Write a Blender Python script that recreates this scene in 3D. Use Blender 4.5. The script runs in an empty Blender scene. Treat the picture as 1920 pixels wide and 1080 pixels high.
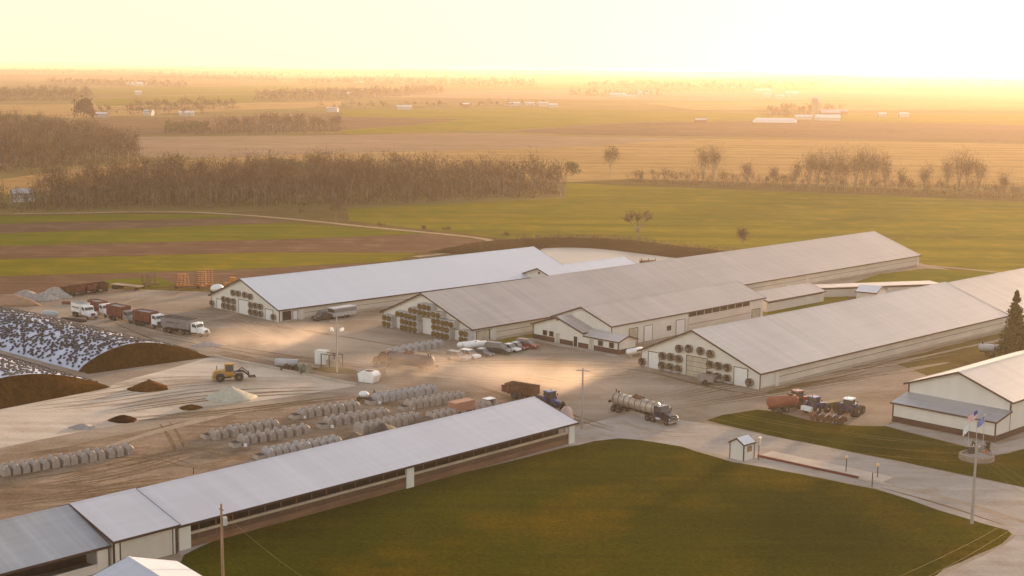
import bpy, math, random
import numpy as np
from mathutils import Vector, Matrix
random.seed(7); RS = np.random.RandomState(7)
R = math.radians
S = bpy.context.scene; C = S.collection
# ---------------------------------------------------------------- camera
FPX, HZ, ROLL, CAMH = 2700.0, 126.3, 0.010, 56.0
PITCH = math.atan((540-HZ)/FPX)
cd = bpy.data.cameras.new('camera'); cam = bpy.data.objects.new('camera', cd); C.objects.link(cam)
cd.sensor_width = 36; cd.lens = 36*FPX/1920; cd.clip_start = 0.5; cd.clip_end = 90000
cam.matrix_world = Matrix.Translation((0,0,CAMH)) @ Matrix.Rotation(math.pi/2-PITCH,4,'X') @ Matrix.Rotation(ROLL,4,'Z')
S.camera = cam
# ---------------------------------------------------------------- light
SUN_AZ, SUN_EL = 32.0, 5.5
W = bpy.data.worlds.new('World'); S.world = W; W.use_nodes = True
nt = W.node_tree; nt.nodes.clear()
wo = nt.nodes.new('ShaderNodeOutputWorld'); bg = nt.nodes.new('ShaderNodeBackground'); sky = nt.nodes.new('ShaderNodeTexSky')
sky.sky_type = 'NISHITA'; sky.sun_disc = False; sky.sun_elevation = R(SUN_EL); sky.sun_rotation = R(SUN_AZ)
sky.air_density = 1.0; sky.dust_density = 0.8; sky.ozone_density = 1.0; sky.altitude = 200
bg.inputs['Strength'].default_value = 0.15
hs_ = nt.nodes.new('ShaderNodeHueSaturation'); hs_.inputs['Saturation'].default_value = 0.62
tn = nt.nodes.new('ShaderNodeMixRGB'); tn.blend_type = 'MULTIPLY'; tn.inputs[0].default_value = 1; tn.inputs[2].default_value = (1.12, 0.97, 0.92, 1)
nt.links.new(sky.outputs[0], hs_.inputs['Color']); nt.links.new(hs_.outputs[0], tn.inputs[1])
tcw = nt.nodes.new('ShaderNodeTexCoord'); sx_ = nt.nodes.new('ShaderNodeSeparateXYZ'); nt.links.new(tcw.outputs['Generated'], sx_.inputs[0])
hr = nt.nodes.new('ShaderNodeMapRange'); hr.inputs['From Min'].default_value = 0.05; hr.inputs['From Max'].default_value = 0.10; hr.inputs['To Min'].default_value = 0.90; hr.inputs['To Max'].default_value = 0.0
nt.links.new(sx_.outputs['Z'], hr.inputs[0]); hz = nt.nodes.new('ShaderNodeMixRGB'); hz.inputs[2].default_value = (1.85, 1.75, 1.25, 1)
nt.links.new(hr.outputs[0], hz.inputs[0]); nt.links.new(tn.outputs[0], hz.inputs[1]); nt.links.new(hz.outputs[0], bg.inputs['Color']); nt.links.new(bg.outputs[0], wo.inputs['Surface'])
sd = bpy.data.lights.new('sun','SUN'); sun = bpy.data.objects.new('sun', sd); C.objects.link(sun)
sd.energy = 2.9; sd.angle = R(2.5); sd.color = (1.0, 0.66, 0.36)
sv = Vector((math.sin(R(SUN_AZ))*math.cos(R(SUN_EL)), math.cos(R(SUN_AZ))*math.cos(R(SUN_EL)), math.sin(R(SUN_EL))))
sun.rotation_euler = sv.to_track_quat('Z','Y').to_euler()
S.view_settings.view_transform = 'Standard'; S.view_settings.look = 'None'
S.view_settings.exposure = 1.82; S.view_settings.gamma = 1
HAZE_DENSITY = 1.12e-4; HAZE_COL = (0.93, 0.75, 0.58, 1); HAZE_G = 0.5
# ---------------------------------------------------------------- pixel -> ground survey
def ray(px, py):
    a, b = px-960, py-540; c, s = math.cos(ROLL), math.sin(ROLL)
    X = c*a+s*b; Y = -s*a+c*b
    return Vector((X, FPX*math.cos(PITCH)-Y*math.sin(PITCH), -FPX*math.sin(PITCH)-Y*math.cos(PITCH)))
def G(px, py, z=0.0):
    d = ray(px, py); t = (z-CAMH)/d.z
    return (d.x*t, d.y*t)
def yaw_of(p1, p2, z=0.0):
    a = G(*p1, z); b = G(*p2, z); return math.degrees(math.atan2(b[0]-a[0], b[1]-a[1]))
# ---------------------------------------------------------------- materials
MATS = {}
def mat(name, col, rough=0.8, metal=0.0, var=0.15, scale=1.0, bump=0.0, stretch=None, col2=None, detail=4, contrast=1.0, spec=None, trans=0.0):
    if name in MATS: return MATS[name]
    m = bpy.data.materials.new(name); m.use_nodes = True; n = m.node_tree; N = n.nodes; L = n.links
    b = N['Principled BSDF']; b.inputs['Roughness'].default_value = rough; b.inputs['Metallic'].default_value = metal
    if spec is not None: b.inputs['Specular IOR Level'].default_value = spec
    if trans: b.inputs['Transmission Weight'].default_value = trans
    tc = N.new('ShaderNodeTexCoord'); mp = N.new('ShaderNodeMapping'); L.new(tc.outputs['Object'], mp.inputs[0])
    if stretch: mp.inputs['Scale'].default_value = stretch
    nz = N.new('ShaderNodeTexNoise'); nz.inputs['Scale'].default_value = scale; nz.inputs['Detail'].default_value = detail; nz.inputs['Roughness'].default_value = 0.6
    L.new(mp.outputs[0], nz.inputs['Vector'])
    cr = N.new('ShaderNodeValToRGB'); e = cr.color_ramp.elements
    c2 = col2 if col2 else tuple(min(1, c*(1+var)) for c in col)
    c1 = col if col2 else tuple(c*(1-var) for c in col)
    e[0].position = 0.5-0.22/contrast; e[1].position = 0.5+0.22/contrast
    e[0].color = (*c1, 1); e[1].color = (*c2, 1)
    L.new(nz.outputs['Fac'], cr.inputs[0]); L.new(cr.outputs[0], b.inputs['Base Color'])
    if bump:
        bp = N.new('ShaderNodeBump'); bp.inputs['Strength'].default_value = bump; bp.inputs['Distance'].default_value = 0.1
        L.new(nz.outputs['Fac'], bp.inputs['Height']); L.new(bp.outputs[0], b.inputs['Normal'])
    m['_ramp'] = cr.name
    MATS[name] = m; return m
def ground_mat(name, cols, scales=(0.02, 0.3), rough=0.95, rows=None, rowscale=1.0, rowamt=0.25, bump=0.4, streak=None, mixc=1.0, fine=0.25):
    """two scales of noise between three colours, plus optional cultivated rows in direction rows (degrees)"""
    if name in MATS: return MATS[name]
    m = bpy.data.materials.new(name); m.use_nodes = True; n = m.node_tree; N = n.nodes; L = n.links
    b = N['Principled BSDF']; b.inputs['Roughness'].default_value = rough; b.inputs['Specular IOR Level'].default_value = 0.0
    geo = N.new('ShaderNodeNewGeometry')
    def noise(sc, det=5, st=None, rot=0, dist=0.0):
        mp = N.new('ShaderNodeMapping'); L.new(geo.outputs['Position'], mp.inputs[0])
        if st: mp.inputs['Scale'].default_value = st
        mp.inputs['Rotation'].default_value = (0,0,rot)
        nz = N.new('ShaderNodeTexNoise'); nz.inputs['Scale'].default_value = sc; nz.inputs['Detail'].default_value = det; nz.inputs['Roughness'].default_value = 0.62
        nz.inputs['Distortion'].default_value = dist
        L.new(mp.outputs[0], nz.inputs['Vector']); return nz
    n1 = noise(scales[0], 4, dist=0.6); cr = N.new('ShaderNodeValToRGB'); e = cr.color_ramp.elements
    e[0].position = 0.5-0.2/mixc; e[1].position = 0.5+0.2/mixc; e[0].color = (*cols[0],1); e[1].color = (*cols[1],1)
    L.new(n1.outputs['Fac'], cr.inputs[0]); last = cr.outputs[0]
    n2 = noise(scales[1], 6)
    mx = N.new('ShaderNodeMixRGB'); mx.inputs[2].default_value = (*cols[2],1); c2 = N.new('ShaderNodeValToRGB')
    c2.color_ramp.elements[0].position = 0.48; c2.color_ramp.elements[1].position = 0.72; L.new(n2.outputs['Fac'], c2.inputs[0])
    L.new(c2.outputs[0], mx.inputs[0]); L.new(last, mx.inputs[1]); last = mx.outputs[0]
    if fine:
        n3 = noise(2.2, 3); mr = N.new('ShaderNodeMapRange'); mr.inputs['To Min'].default_value = 1-fine; mr.inputs['To Max'].default_value = 1+fine
        mr.inputs['From Min'].default_value = 0.25; mr.inputs['From Max'].default_value = 0.75
        L.new(n3.outputs['Fac'], mr.inputs[0]); mm = N.new('ShaderNodeVectorMath'); mm.operation = 'SCALE'
        L.new(last, mm.inputs[0]); L.new(mr.outputs[0], mm.inputs['Scale']); last = mm.outputs[0]
    if rows is not None:
        a = R(rows)   # stretch noise along the row direction
        ns = noise(rowscale, 3, st=(0.03, 1.0, 1.0), rot=a-math.pi/2)
        mr = N.new('ShaderNodeMapRange'); mr.inputs['From Min'].default_value = 0.3; mr.inputs['From Max'].default_value = 0.7
        mr.inputs['To Min'].default_value = 1-rowamt; mr.inputs['To Max'].default_value = 1+rowamt
        L.new(ns.outputs['Fac'], mr.inputs[0]); mm = N.new('ShaderNodeVectorMath'); mm.operation = 'SCALE'
        L.new(last, mm.inputs[0]); L.new(mr.outputs[0], mm.inputs['Scale']); last = mm.outputs[0]
    L.new(last, b.inputs['Base Color'])
    if bump:
        nb = noise(1.3, 6); bp = N.new('ShaderNodeBump'); bp.inputs['Strength'].default_value = bump; bp.inputs['Distance'].default_value = 0.15
        L.new(nb.outputs['Fac'], bp.inputs['Height']); L.new(bp.outputs[0], b.inputs['Normal'])
    MATS[name] = m; return m
def roof_mat(name, col, rough=0.45, metal=0.0, amt=0.10, seam=0.9, spec=0.5):
    """ribbed sheet roofing: ribs down the slope, panel-to-panel tone changes, streaks of dirt"""
    if name in MATS: return MATS[name]
    m = bpy.data.materials.new(name); m.use_nodes = True; n = m.node_tree; N = n.nodes; L = n.links
    b = N['Principled BSDF']; b.inputs['Roughness'].default_value = rough; b.inputs['Metallic'].default_value = metal; b.inputs['Specular IOR Level'].default_value = spec
    tc = N.new('ShaderNodeTexCoord')
    def nz(st, sc, det=3):
        mp = N.new('ShaderNodeMapping'); mp.inputs['Scale'].default_value = st; L.new(tc.outputs['Object'], mp.inputs[0])
        t = N.new('ShaderNodeTexNoise'); t.inputs['Scale'].default_value = sc; t.inputs['Detail'].default_value = det; L.new(mp.outputs[0], t.inputs['Vector']); return t
    a = nz((1.0, 0.04, 0.04), seam, 4); c = nz((1,1,1), 0.09, 4); d = nz((0.05,1,1), 1.2, 3)
    ad = N.new('ShaderNodeMath'); ad.operation = 'ADD'; L.new(a.outputs['Fac'], ad.inputs[0]); L.new(c.outputs['Fac'], ad.inputs[1])
    ad2 = N.new('ShaderNodeMath'); ad2.operation = 'MULTIPLY_ADD'; L.new(d.outputs['Fac'], ad2.inputs[0]); ad2.inputs[1].default_value = 0.5; L.new(ad.outputs[0], ad2.inputs[2])
    mr = N.new('ShaderNodeMapRange'); mr.inputs['From Min'].default_value = 0.85; mr.inputs['From Max'].default_value = 1.65
    mr.inputs['To Min'].default_value = 1-amt; mr.inputs['To Max'].default_value = 1+amt; L.new(ad2.outputs[0], mr.inputs[0])
    mm = N.new('ShaderNodeVectorMath'); mm.operation = 'SCALE'; mm.inputs[0].default_value = col; L.new(mr.outputs[0], mm.inputs['Scale'])
    L.new(mm.outputs[0], b.inputs['Base Color'])
    wv = N.new('ShaderNodeTexWave'); wv.inputs['Scale'].default_value = 1.1; wv.bands_direction = 'X'; L.new(tc.outputs['Object'], wv.inputs['Vector'])
    bp = N.new('ShaderNodeBump'); bp.inputs['Strength'].default_value = 0.12; bp.inputs['Distance'].default_value = 0.03
    L.new(wv.outputs['Fac'], bp.inputs['Height']); L.new(bp.outputs[0], b.inputs['Normal'])
    MATS[name] = m; return m
# ---------------------------------------------------------------- mesh builder
class MB:
    def __init__(s): s.v = []; s.f = []; s.m = []; s.mats = []; s.T = Matrix.Identity(4)
    def mi(s, m):
        if m not in s.mats: s.mats.append(m)
        return s.mats.index(m)
    def add(s, vs, fs, m):
        o = len(s.v); s.v += [tuple(s.T @ Vector(p)) for p in vs]; k = s.mi(m)
        for f in fs: s.f.append(tuple(i+o for i in f)); s.m.append(k)
        return s
    def box(s, x0, x1, y0, y1, z0, z1, m, top=1.0, topx=None):
        cx, cy = (x0+x1)/2, (y0+y1)/2; tx = topx if topx is not None else top
        X0, X1 = cx+(x0-cx)*tx, cx+(x1-cx)*tx; Y0, Y1 = cy+(y0-cy)*top, cy+(y1-cy)*top
        return s.add([(x0,y0,z0),(x1,y0,z0),(x1,y1,z0),(x0,y1,z0),(X0,Y0,z1),(X1,Y0,z1),(X1,Y1,z1),(X0,Y1,z1)],
                     [(3,2,1,0),(4,5,6,7),(0,1,5,4),(1,2,6,5),(2,3,7,6),(3,0,4,7)], m)
    def prism(s, prof, y0, y1, m, inset=None):
        """profile in x,z extruded along y; inset=(width, scale) rounds the two sides"""
        n = len(prof); cx = sum(p[0] for p in prof)/n; cz = sum(p[1] for p in prof)/n
        secs = [(y0, 1), (y1, 1)]
        if inset: w, k = inset; secs = [(y0, k), (y0+w, 1), (y1-w, 1), (y1, k)]
        rings = [[(cx+(x-cx)*k, y, cz+(z-cz)*k) for x, z in prof] for y, k in secs]
        return s.loft(rings, m)
    def loft(s, rings, m, closed=True, caps=True):
        n = len(rings[0]); vs = [p for r in rings for p in r]; fs = []
        for i in range(len(rings)-1):
            for j in range(n if closed else n-1):
                a, b = i*n+j, i*n+(j+1) % n; fs.append((a, b, b+n, a+n))
        if caps and closed: fs.append(tuple(range(n))[::-1]); fs.append(tuple((len(rings)-1)*n+i for i in range(n)))
        return s.add(vs, fs, m)
    def cyl(s, p, q, r0, m, r1=None, n=12, caps=True):
        p, q = Vector(p), Vector(q); r1 = r0 if r1 is None else r1; d = (q-p).normalized()
        a = d.orthogonal().normalized(); b = d.cross(a)
        rings = [[tuple(c+(a*math.cos(t)+b*math.sin(t))*r) for t in [2*math.pi*i/n for i in range(n)]] for c, r in ((p, r0), (q, r1))]
        return s.loft(rings, m, caps=caps)
    def tube(s, pts, r, m, n=6):
        for a, b in zip(pts[:-1], pts[1:]): s.cyl(a, b, r, m, n=n)
        return s
    def ellipsoid(s, c, r, m, nu=14, nv=8, zmin=-1):
        rings = []
        for i in range(nv+1):
            t = -math.pi/2+math.pi*i/nv; zz = max(math.sin(t), zmin)
            k = max(math.cos(t), 0.02); rings.append([(c[0]+r[0]*k*math.cos(a), c[1]+r[1]*k*math.sin(a), c[2]+r[2]*zz) for a in [2*math.pi*j/nu for j in range(nu)]])
        return s.loft(rings, m)
    def lathe(s, prof, m, axis='x', n=20, at=(0,0,0)):
        """prof: list (pos along axis, radius)"""
        rings = []
        for p, r in prof:
            ring = []
            for i in range(n):
                a = 2*math.pi*i/n; u, w = r*math.cos(a), r*math.sin(a)
                ring.append((at[0]+p, at[1]+u, at[2]+w) if axis == 'x' else (at[0]+u, at[1]+p, at[2]+w) if axis == 'y' else (at[0]+u, at[1]+w, at[2]+p))
            rings.append(ring)
        return s.loft(rings, m)
    def build(s, name, parent=None, smooth=False):
        me = bpy.data.meshes.new(name); me.from_pydata(s.v, [], s.f)
        for m in s.mats: me.materials.append(m)
        me.polygons.foreach_set('material_index', s.m)
        if smooth: me.polygons.foreach_set('use_smooth', [True]*len(s.f))
        me.update(); o = bpy.data.objects.new(name, me); C.objects.link(o)
        if parent: o.parent = parent
        return o
def parts(name, parent, m, boxes):
    for bx in boxes: MB().box(*bx, m).build(name, parent)
def thing(name, label, cat, loc=(0,0,0), yaw=90.0, group=None):
    """Empty at the thing's base; local +X points along compass yaw (from +Y toward +X)"""
    o = bpy.data.objects.new(name, None); C.objects.link(o); o.location = loc if len(loc) == 3 else (*loc, 0.09)
    o.rotation_euler = (0, 0, R(90-yaw)); o.empty_display_size = 0.5
    return tag(o, label, cat, group)
def tag(o, label=None, cat=None, group=None, kind=None):
    if label: o['label'] = label
    if cat: o['category'] = cat
    if group: o['group'] = group
    if kind: o['kind'] = kind
    return o
def copy_tree(o, parent=None):
    c = o.copy(); C.objects.link(c); c.parent = parent
    for ch in list(o.children): copy_tree(ch, c)
    return c
ORD = ['first','second','third','fourth','fifth','sixth','seventh','eighth','ninth','tenth','eleventh','twelfth','thirteenth','fourteenth','fifteenth','sixteenth','seventeenth','eighteenth','nineteenth','twentieth']
def sheet(name, px, z, m, kind='structure', sub=0, wob=0.0):
    """flat sheet on the ground from surveyed outline points; the outline is subdivided and slightly wobbled"""
    z = z*0.35; pts = [G(*p) if len(p) == 2 else p[:2] for p in px]
    if sub:
        q = []
        for i, a in enumerate(pts):
            b = pts[(i+1) % len(pts)]; L = math.dist(a, b); k = max(1, int(L/sub))
            for j in range(k):
                t = j/k; w = wob if 0 < j else 0
                q.append((a[0]+(b[0]-a[0])*t+random.uniform(-w, w), a[1]+(b[1]-a[1])*t+random.uniform(-w, w)))
        pts = q
    from mathutils.geometry import tessellate_polygon
    vs = [Vector((x, y, z)) for x, y in pts]; tris = tessellate_polygon([vs])
    fs = []
    for t in tris:
        a, b, c = (vs[i] for i in t)
        fs.append(t if (b-a).cross(c-a).z > 0 else t[::-1])
    me = bpy.data.meshes.new(name); me.from_pydata([tuple(v) for v in vs], [], fs); me.materials.append(m); me.update()
    o = bpy.data.objects.new(name, me); C.objects.link(o)
    if kind: o['kind'] = kind
    return o
def ribbon(name, px, width, z, m, kind='structure'):
    z = z*0.35
    pts = [Vector(G(*p)) for p in px]
    # smooth the centre line
    for _ in range(2):
        q = [pts[0]]
        for a, b in zip(pts[:-1], pts[1:]): q += [a*0.75+b*0.25, a*0.25+b*0.75]
        q.append(pts[-1]); pts = q
    vs = []; n = len(pts)
    for i, p in enumerate(pts):
        d = (pts[min(i+1, n-1)]-pts[max(i-1, 0)]).normalized(); nn = Vector((-d.y, d.x))*width/2*(0.85+0.3*random.random())*(1 if name != 'wheel_track' else min(1, 0.12+2.2*min(i, n-1-i)/n))
        vs += [(p.x+nn.x, p.y+nn.y, z), (p.x-nn.x, p.y-nn.y, z)]
    fs = [(2*i+1, 2*i+3, 2*i+2, 2*i) for i in range(n-1)]
    me = bpy.data.meshes.new(name); me.from_pydata(vs, [], fs); me.materials.append(m); me.update()
    o = bpy.data.objects.new(name, me); C.objects.link(o)
    if kind: o['kind'] = kind
    return o
def pydata_obj(name, v, f, mats, mi=None, smooth=False):
    """fast mesh from numpy arrays; f is (n,3) or (n,4)"""
    me = bpy.data.meshes.new(name); nv, nf, k = len(v), len(f), f.shape[1]
    me.vertices.add(nv); me.vertices.foreach_set('co', np.asarray(v, np.float32).ravel())
    me.loops.add(nf*k); me.loops.foreach_set('vertex_index', f.astype(np.int32).ravel())
    me.polygons.add(nf); me.polygons.foreach_set('loop_start', np.arange(0, nf*k, k, dtype=np.int32))
    for m in mats: me.materials.append(m)
    if mi is not None: me.polygons.foreach_set('material_index', np.asarray(mi, np.int32))
    me.update(calc_edges=True); me.validate(); o = bpy.data.objects.new(name, me); C.objects.link(o); return o
# ================================================================= THE LAND
GREEN = ground_mat('winter_wheat', [(0.13,0.120,0.012),(0.21,0.172,0.016),(0.26,0.185,0.018)], (0.012,0.09), rows=78, rowscale=0.10, rowamt=0.22, fine=0.12)
GREEN2 = ground_mat('hay_green', [(0.105,0.115,0.011),(0.16,0.15,0.014),(0.20,0.15,0.016)], (0.012,0.09), rows=80, rowscale=0.15, rowamt=0.15, fine=0.12)
TILLED = ground_mat('tilled_soil', [(0.125,0.070,0.042),(0.175,0.105,0.065),(0.21,0.13,0.08)], (0.01,0.1), rows=82, rowscale=0.35, rowamt=0.22, fine=0.15)
STUBBLE = ground_mat('corn_stubble', [(0.31,0.19,0.075),(0.40,0.255,0.10),(0.26,0.15,0.06)], (0.006,0.05), rows=86, rowscale=0.06, rowamt=0.28, fine=0.12)
TANF = ground_mat('pale_stubble', [(0.25,0.17,0.11),(0.32,0.22,0.14),(0.22,0.14,0.085)], (0.005,0.05), rows=88, rowscale=0.12, rowamt=0.2, fine=0.12)
BASE = ground_mat('open_country', [(0.17,0.125,0.05),(0.22,0.17,0.06),(0.14,0.09,0.045)], (0.0022,0.009), rows=90, rowscale=0.02, rowamt=0.3, fine=0)
ROUGHG = ground_mat('rough_grass', [(0.13,0.085,0.03),(0.17,0.125,0.04),(0.10,0.07,0.025)], (0.05,0.3), fine=0.3)
LAWN = ground_mat('mown_lawn', [(0.027,0.033,0.002),(0.068,0.064,0.003),(0.115,0.070,0.003)], (0.018,0.045), bump=0.5, fine=0.4, rows=60, rowscale=0.5, rowamt=0.12)
YARD = ground_mat('yard_gravel', [(0.29,0.225,0.165),(0.385,0.315,0.245),(0.24,0.165,0.105)], (0.022,0.075), rows=75, rowscale=0.16, rowamt=0.16, bump=0.5, fine=0.14)
DIRT = ground_mat('calf_lot_dirt', [(0.22,0.155,0.10),(0.34,0.25,0.175),(0.16,0.10,0.06)], (0.05,0.16), rows=62, rowscale=0.28, rowamt=0.25, fine=0.2)
PAVE = ground_mat('road_gravel', [(0.36,0.31,0.265),(0.44,0.385,0.335),(0.32,0.26,0.20)], (0.03,0.2), rows=118, rowscale=0.35, rowamt=0.10, fine=0.08)
CONC = ground_mat('apron_concrete', [(0.50,0.405,0.31),(0.64,0.54,0.44),(0.40,0.29,0.20)], (0.03,0.09), rows=80, rowscale=0.25, rowamt=0.16, fine=0.08)
CONC2 = ground_mat('scale_concrete', [(0.50,0.42,0.34),(0.60,0.51,0.42),(0.47,0.38,0.30)], (0.05,0.3), rows=118, rowscale=0.8, rowamt=0.06, fine=0.05)
TRACK = ground_mat('dirt_track', [(0.36,0.26,0.17),(0.44,0.33,0.22),(0.28,0.19,0.11)], (0.05,0.3), fine=0.1)
RUT = ground_mat('wheel_rut', [(0.17,0.11,0.06),(0.23,0.16,0.10),(0.14,0.09,0.05)], (0.1,0.5), fine=0.25)
PALE = ground_mat('pale_rut', [(0.34,0.26,0.19),(0.40,0.32,0.24),(0.30,0.22,0.15)], (0.1,0.5), fine=0.15)

def big_sheet():
    n = 60; v = []; f = []
    ys = [-400+ (i/n)**3*46000 for i in range(n+1)]; xs = [((i/30)-1) for i in range(61)]
    for y in ys:
        for x in xs: v.append((math.copysign(abs(x)**1.8, x)*32000, y, 0.0))
    k = len(xs)
    for i in range(n):
        for j in range(k-1): f.append((i*k+j, i*k+j+1, (i+1)*k+j+1, (i+1)*k+j))
    o = pydata_obj('ground', np.array(v), np.array(f), [BASE]); o['kind'] = 'structure'
big_sheet()
HILL = ground_mat('distant_hills', [(0.10,0.07,0.04),(0.17,0.13,0.06),(0.08,0.05,0.03)], (0.0012,0.004), fine=0)
def hills():
    rs = np.random.RandomState(12)
    for D, hh, x0, x1 in ((5600,14,-2500,-300),(6600,20,-900,1500),(7600,24,-3200,-1200),(8200,30,700,3600),(9800,34,-3600,1200),(12500,42,-2600,4800),(16500,50,-6500,6800)):
        n = 90; ph = rs.rand(6)*6.28; rings = []
        for i in range(n+1):
            x = x0+(x1-x0)*i/n; e = math.sin(math.pi*i/n)**.5 if 0 < i < n else 0; k = .62+.16*math.sin(x/310+ph[0])+.12*math.sin(x/140+ph[1])+.05*math.sin(x/60+ph[2])+rs.uniform(-.03,.03)
            yy = D+D*.04*math.sin(x/900+ph[3]); h = max(0, hh*e*k); w = D*.06
            rings.append([(x, yy-w, -.2), (x, yy-w*.4, h*.7), (x, yy, h), (x, yy+w*.6, h*.6), (x, yy+w, -.2)])
        b = MB(); b.loft(rings, HILL, closed=False); b.build('hills', smooth=True)['kind'] = 'structure'
hills()
# fields, far to near (each a few centimetres above the country under it)
F = lambda px, m, z: sheet('field', px, z, m)
F([(-60,168),(260,164),(600,160),(640,172),(300,178),(-60,178)], GREEN2, 0.50)
F([(700,172),(1100,168),(1920,172),(2000,186),(1300,190),(700,182)], TANF, 0.50)
F([(180,186),(480,176),(500,190),(400,196),(180,199)], GREEN2, 0.45)
F([(1200,192),(1990,186),(2000,206),(1300,206)], STUBBLE, 0.45)
F([(-60,196),(230,196),(640,190),(640,200),(420,208),(140,222),(-60,212)], STUBBLE, 0.42)
F([(640,206),(1000,203),(1500,215),(2000,214),(2000,236),(1180,228),(960,244),(640,252)], GREEN, 0.40)
F([(140,226),(330,220),(620,215),(640,222),(600,246),(300,252),(225,254),(180,244)], TILLED, 0.36)
F([(640,219),(760,221),(870,224),(760,236),(640,244),(560,244),(600,222)], TILLED, 0.44)
F([(960,246),(1180,231),(1500,226),(2000,236),(2000,270),(1600,260),(1300,256),(1060,253)], TILLED, 0.44)
F([(240,257),(600,254),(900,250),(1060,256),(1300,259),(1100,275),(700,286),(400,296),(262,294)], TANF, 0.32)
F([(500,292),(760,284),(1100,274),(1300,260),(1600,263),(2000,273),(2000,352),(1500,345),(1180,336),(1000,345),(700,330)], STUBBLE, 0.28)
F([(-60,345),(110,322),(262,306),(420,296),(520,292),(420,330),(160,350),(-60,372)], STUBBLE, 0.26)
F([(1060,336),(1200,338),(1920,362),(2000,366),(2000,382),(1500,360),(1150,347),(1062,343)], ROUGHG, 0.24)
F([(650,392),(850,382),(1062,372),(1062,343),(1180,349),(1500,361),(2000,383),(2000,520),(1740,500),(1500,500),(1200,480),(1000,455),(870,438),(740,424),(655,414)], GREEN, 0.22)
F([(-60,404),(250,399),(430,398),(650,392),(655,414),(740,424),(870,438),(1000,455),(940,500),(600,530),(430,545),(-60,575)], ROUGHG, 0.20)
F([(-60,407),(220,402),(430,403),(440,408),(-60,421)], GREEN2, 0.235)
F([(-60,422),(440,409),(560,416),(-60,440)], TILLED, 0.23)
F([(-60,441),(540,418),(640,426),(800,438),(560,448),(-60,463)], GREEN2, 0.235)
F([(-60,464),(560,449),(800,439),(905,452),(860,466),(780,474),(480,473),(-60,488)], TILLED, 0.23)
F([(-60,489),(480,474),(780,475),(740,490),(430,506),(-60,520)], GREEN, 0.235)
F([(-60,521),(430,507),(740,492),(700,520),(440,545),(210,533),(120,548),(-60,566)], TILLED, 0.23)
F([(150,540),(210,524),(300,521),(330,535),(240,545)], GREEN2, 0.24)
ribbon('path', [(28,401),(140,400),(300,396),(430,401),(560,412),(700,427),(820,438),(905,447),(931,455),(912,464),(860,473),(780,482)], 3.2, 0.26, TRACK)
# the farm yard and what lies on it
sheet('yard', [(-80,572),(60,560),(210,541),(330,546),(400,548),(520,528),(960,478),(1060,500),(1400,500),(1724,494),(1790,508),(1700,540),(1960,590),(2050,640),(2100,900),(2100,1300),(-200,1300),(-300,700)], 0.25, YARD, sub=12, wob=0.7)
sheet('grass_strip', [(1600,530),(1650,514),(1735,504),(1850,510),(1990,520),(1900,545),(1740,560)], 0.262, GREEN2, sub=6, wob=0.3)
ribbon('path', [(1722,497),(1790,503),(1880,512),(1990,522)], 2.2, 0.275, PALE)
sheet('grass_strip', [(1428,588),(1432,570),(1500,560),(1650,556),(1620,575),(1440,606)], 0.262, ROUGHG, sub=5, wob=0.3)
sheet('grass_strip', [(1500,560),(1590,555),(1590,562),(1430,596),(1430,584)], 0.266, GREEN2, sub=5, wob=0.3)
sheet('grass_strip', [(900,645),(1000,626),(1000,640),(905,656)], 0.262, GREEN2, sub=3, wob=0.2)
sheet('grass_strip', [(1680,683),(1800,655),(1880,640),(1960,620),(1960,700),(1740,706)], 0.262, ROUGHG, sub=4, wob=0.3)
sheet('grass_strip', [(1436,736),(1884,623),(1900,630),(1440,741)], 0.264, ROUGHG, sub=4, wob=0.3)
sheet('calf_lot', [(-80,905),(-80,860),(130,838),(340,792),(560,752),(690,742),(860,735),(960,735),(1010,752),(640,900),(200,960),(-100,985)], 0.258, DIRT, sub=5, wob=0.9)
sheet('concrete_apron', [(-90,772),(160,735),(205,724),(388,672),(440,672),(520,692),(640,716),(668,724),(560,742),(380,764),(210,800),(-90,856)], 0.27, CONC, sub=6, wob=0.5)
sheet('gravel_island', [(405,668),(520,688),(640,713),(700,722),(735,712),(690,690),(560,668),(480,660)], 0.274, DIRT, sub=4, wob=0.4)
sheet('road', [(1060,806),(1180,776),(1330,796),(1500,830),(1660,862),(1930,918),(2020,940),(2050,1010),(1905,1005),(1760,957),(1640,915),(1370,866),(1280,838),(1195,826),(1130,826),(1070,838)], 0.266, PAVE, sub=8, wob=0.25)
sheet('road', [(2100,960),(2050,1010),(1905,1006),(1880,1026),(1790,1068),(1640,1180),(2400,1180)], 0.270, PAVE, sub=8, wob=0.2)
LAWN_PX = [(345,1042),(400,1016),(500,984),(650,944),(800,904),(950,868),(1060,840),(1115,828),(1160,823),(1200,826),(1280,839),(1370,867),(1500,890),(1640,918),(1700,936),(1760,958),(1840,982),(1890,996),(1897,1003),(1880,1020),(1830,1042),(1770,1068),(1640,1150),(1000,1250),(300,1250)]
sheet('lawn', LAWN_PX, 0.30, LAWN, sub=2.5, wob=0.18)
sheet('lawn', [(1325,789),(1355,779),(1420,769),(1455,773),(1520,790),(1600,799),(1660,800),(1800,836),(1868,855),(1990,828),(1990,930),(1930,917),(1660,861),(1500,829),(1380,803)], 0.30, LAWN, sub=2.5, wob=0.18)
sheet('gravel_strip', [(1660,799),(1682,794),(1872,835),(1990,803),(1990,826),(1868,853),(1800,835)], 0.304, PAVE, sub=3, wob=0.1)
sheet('gravel_strip', [(330,1036),(1072,830),(1110,828),(1060,839),(800,903),(500,983),(340,1044)], 0.29, PAVE, sub=2, wob=0.12)
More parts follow.
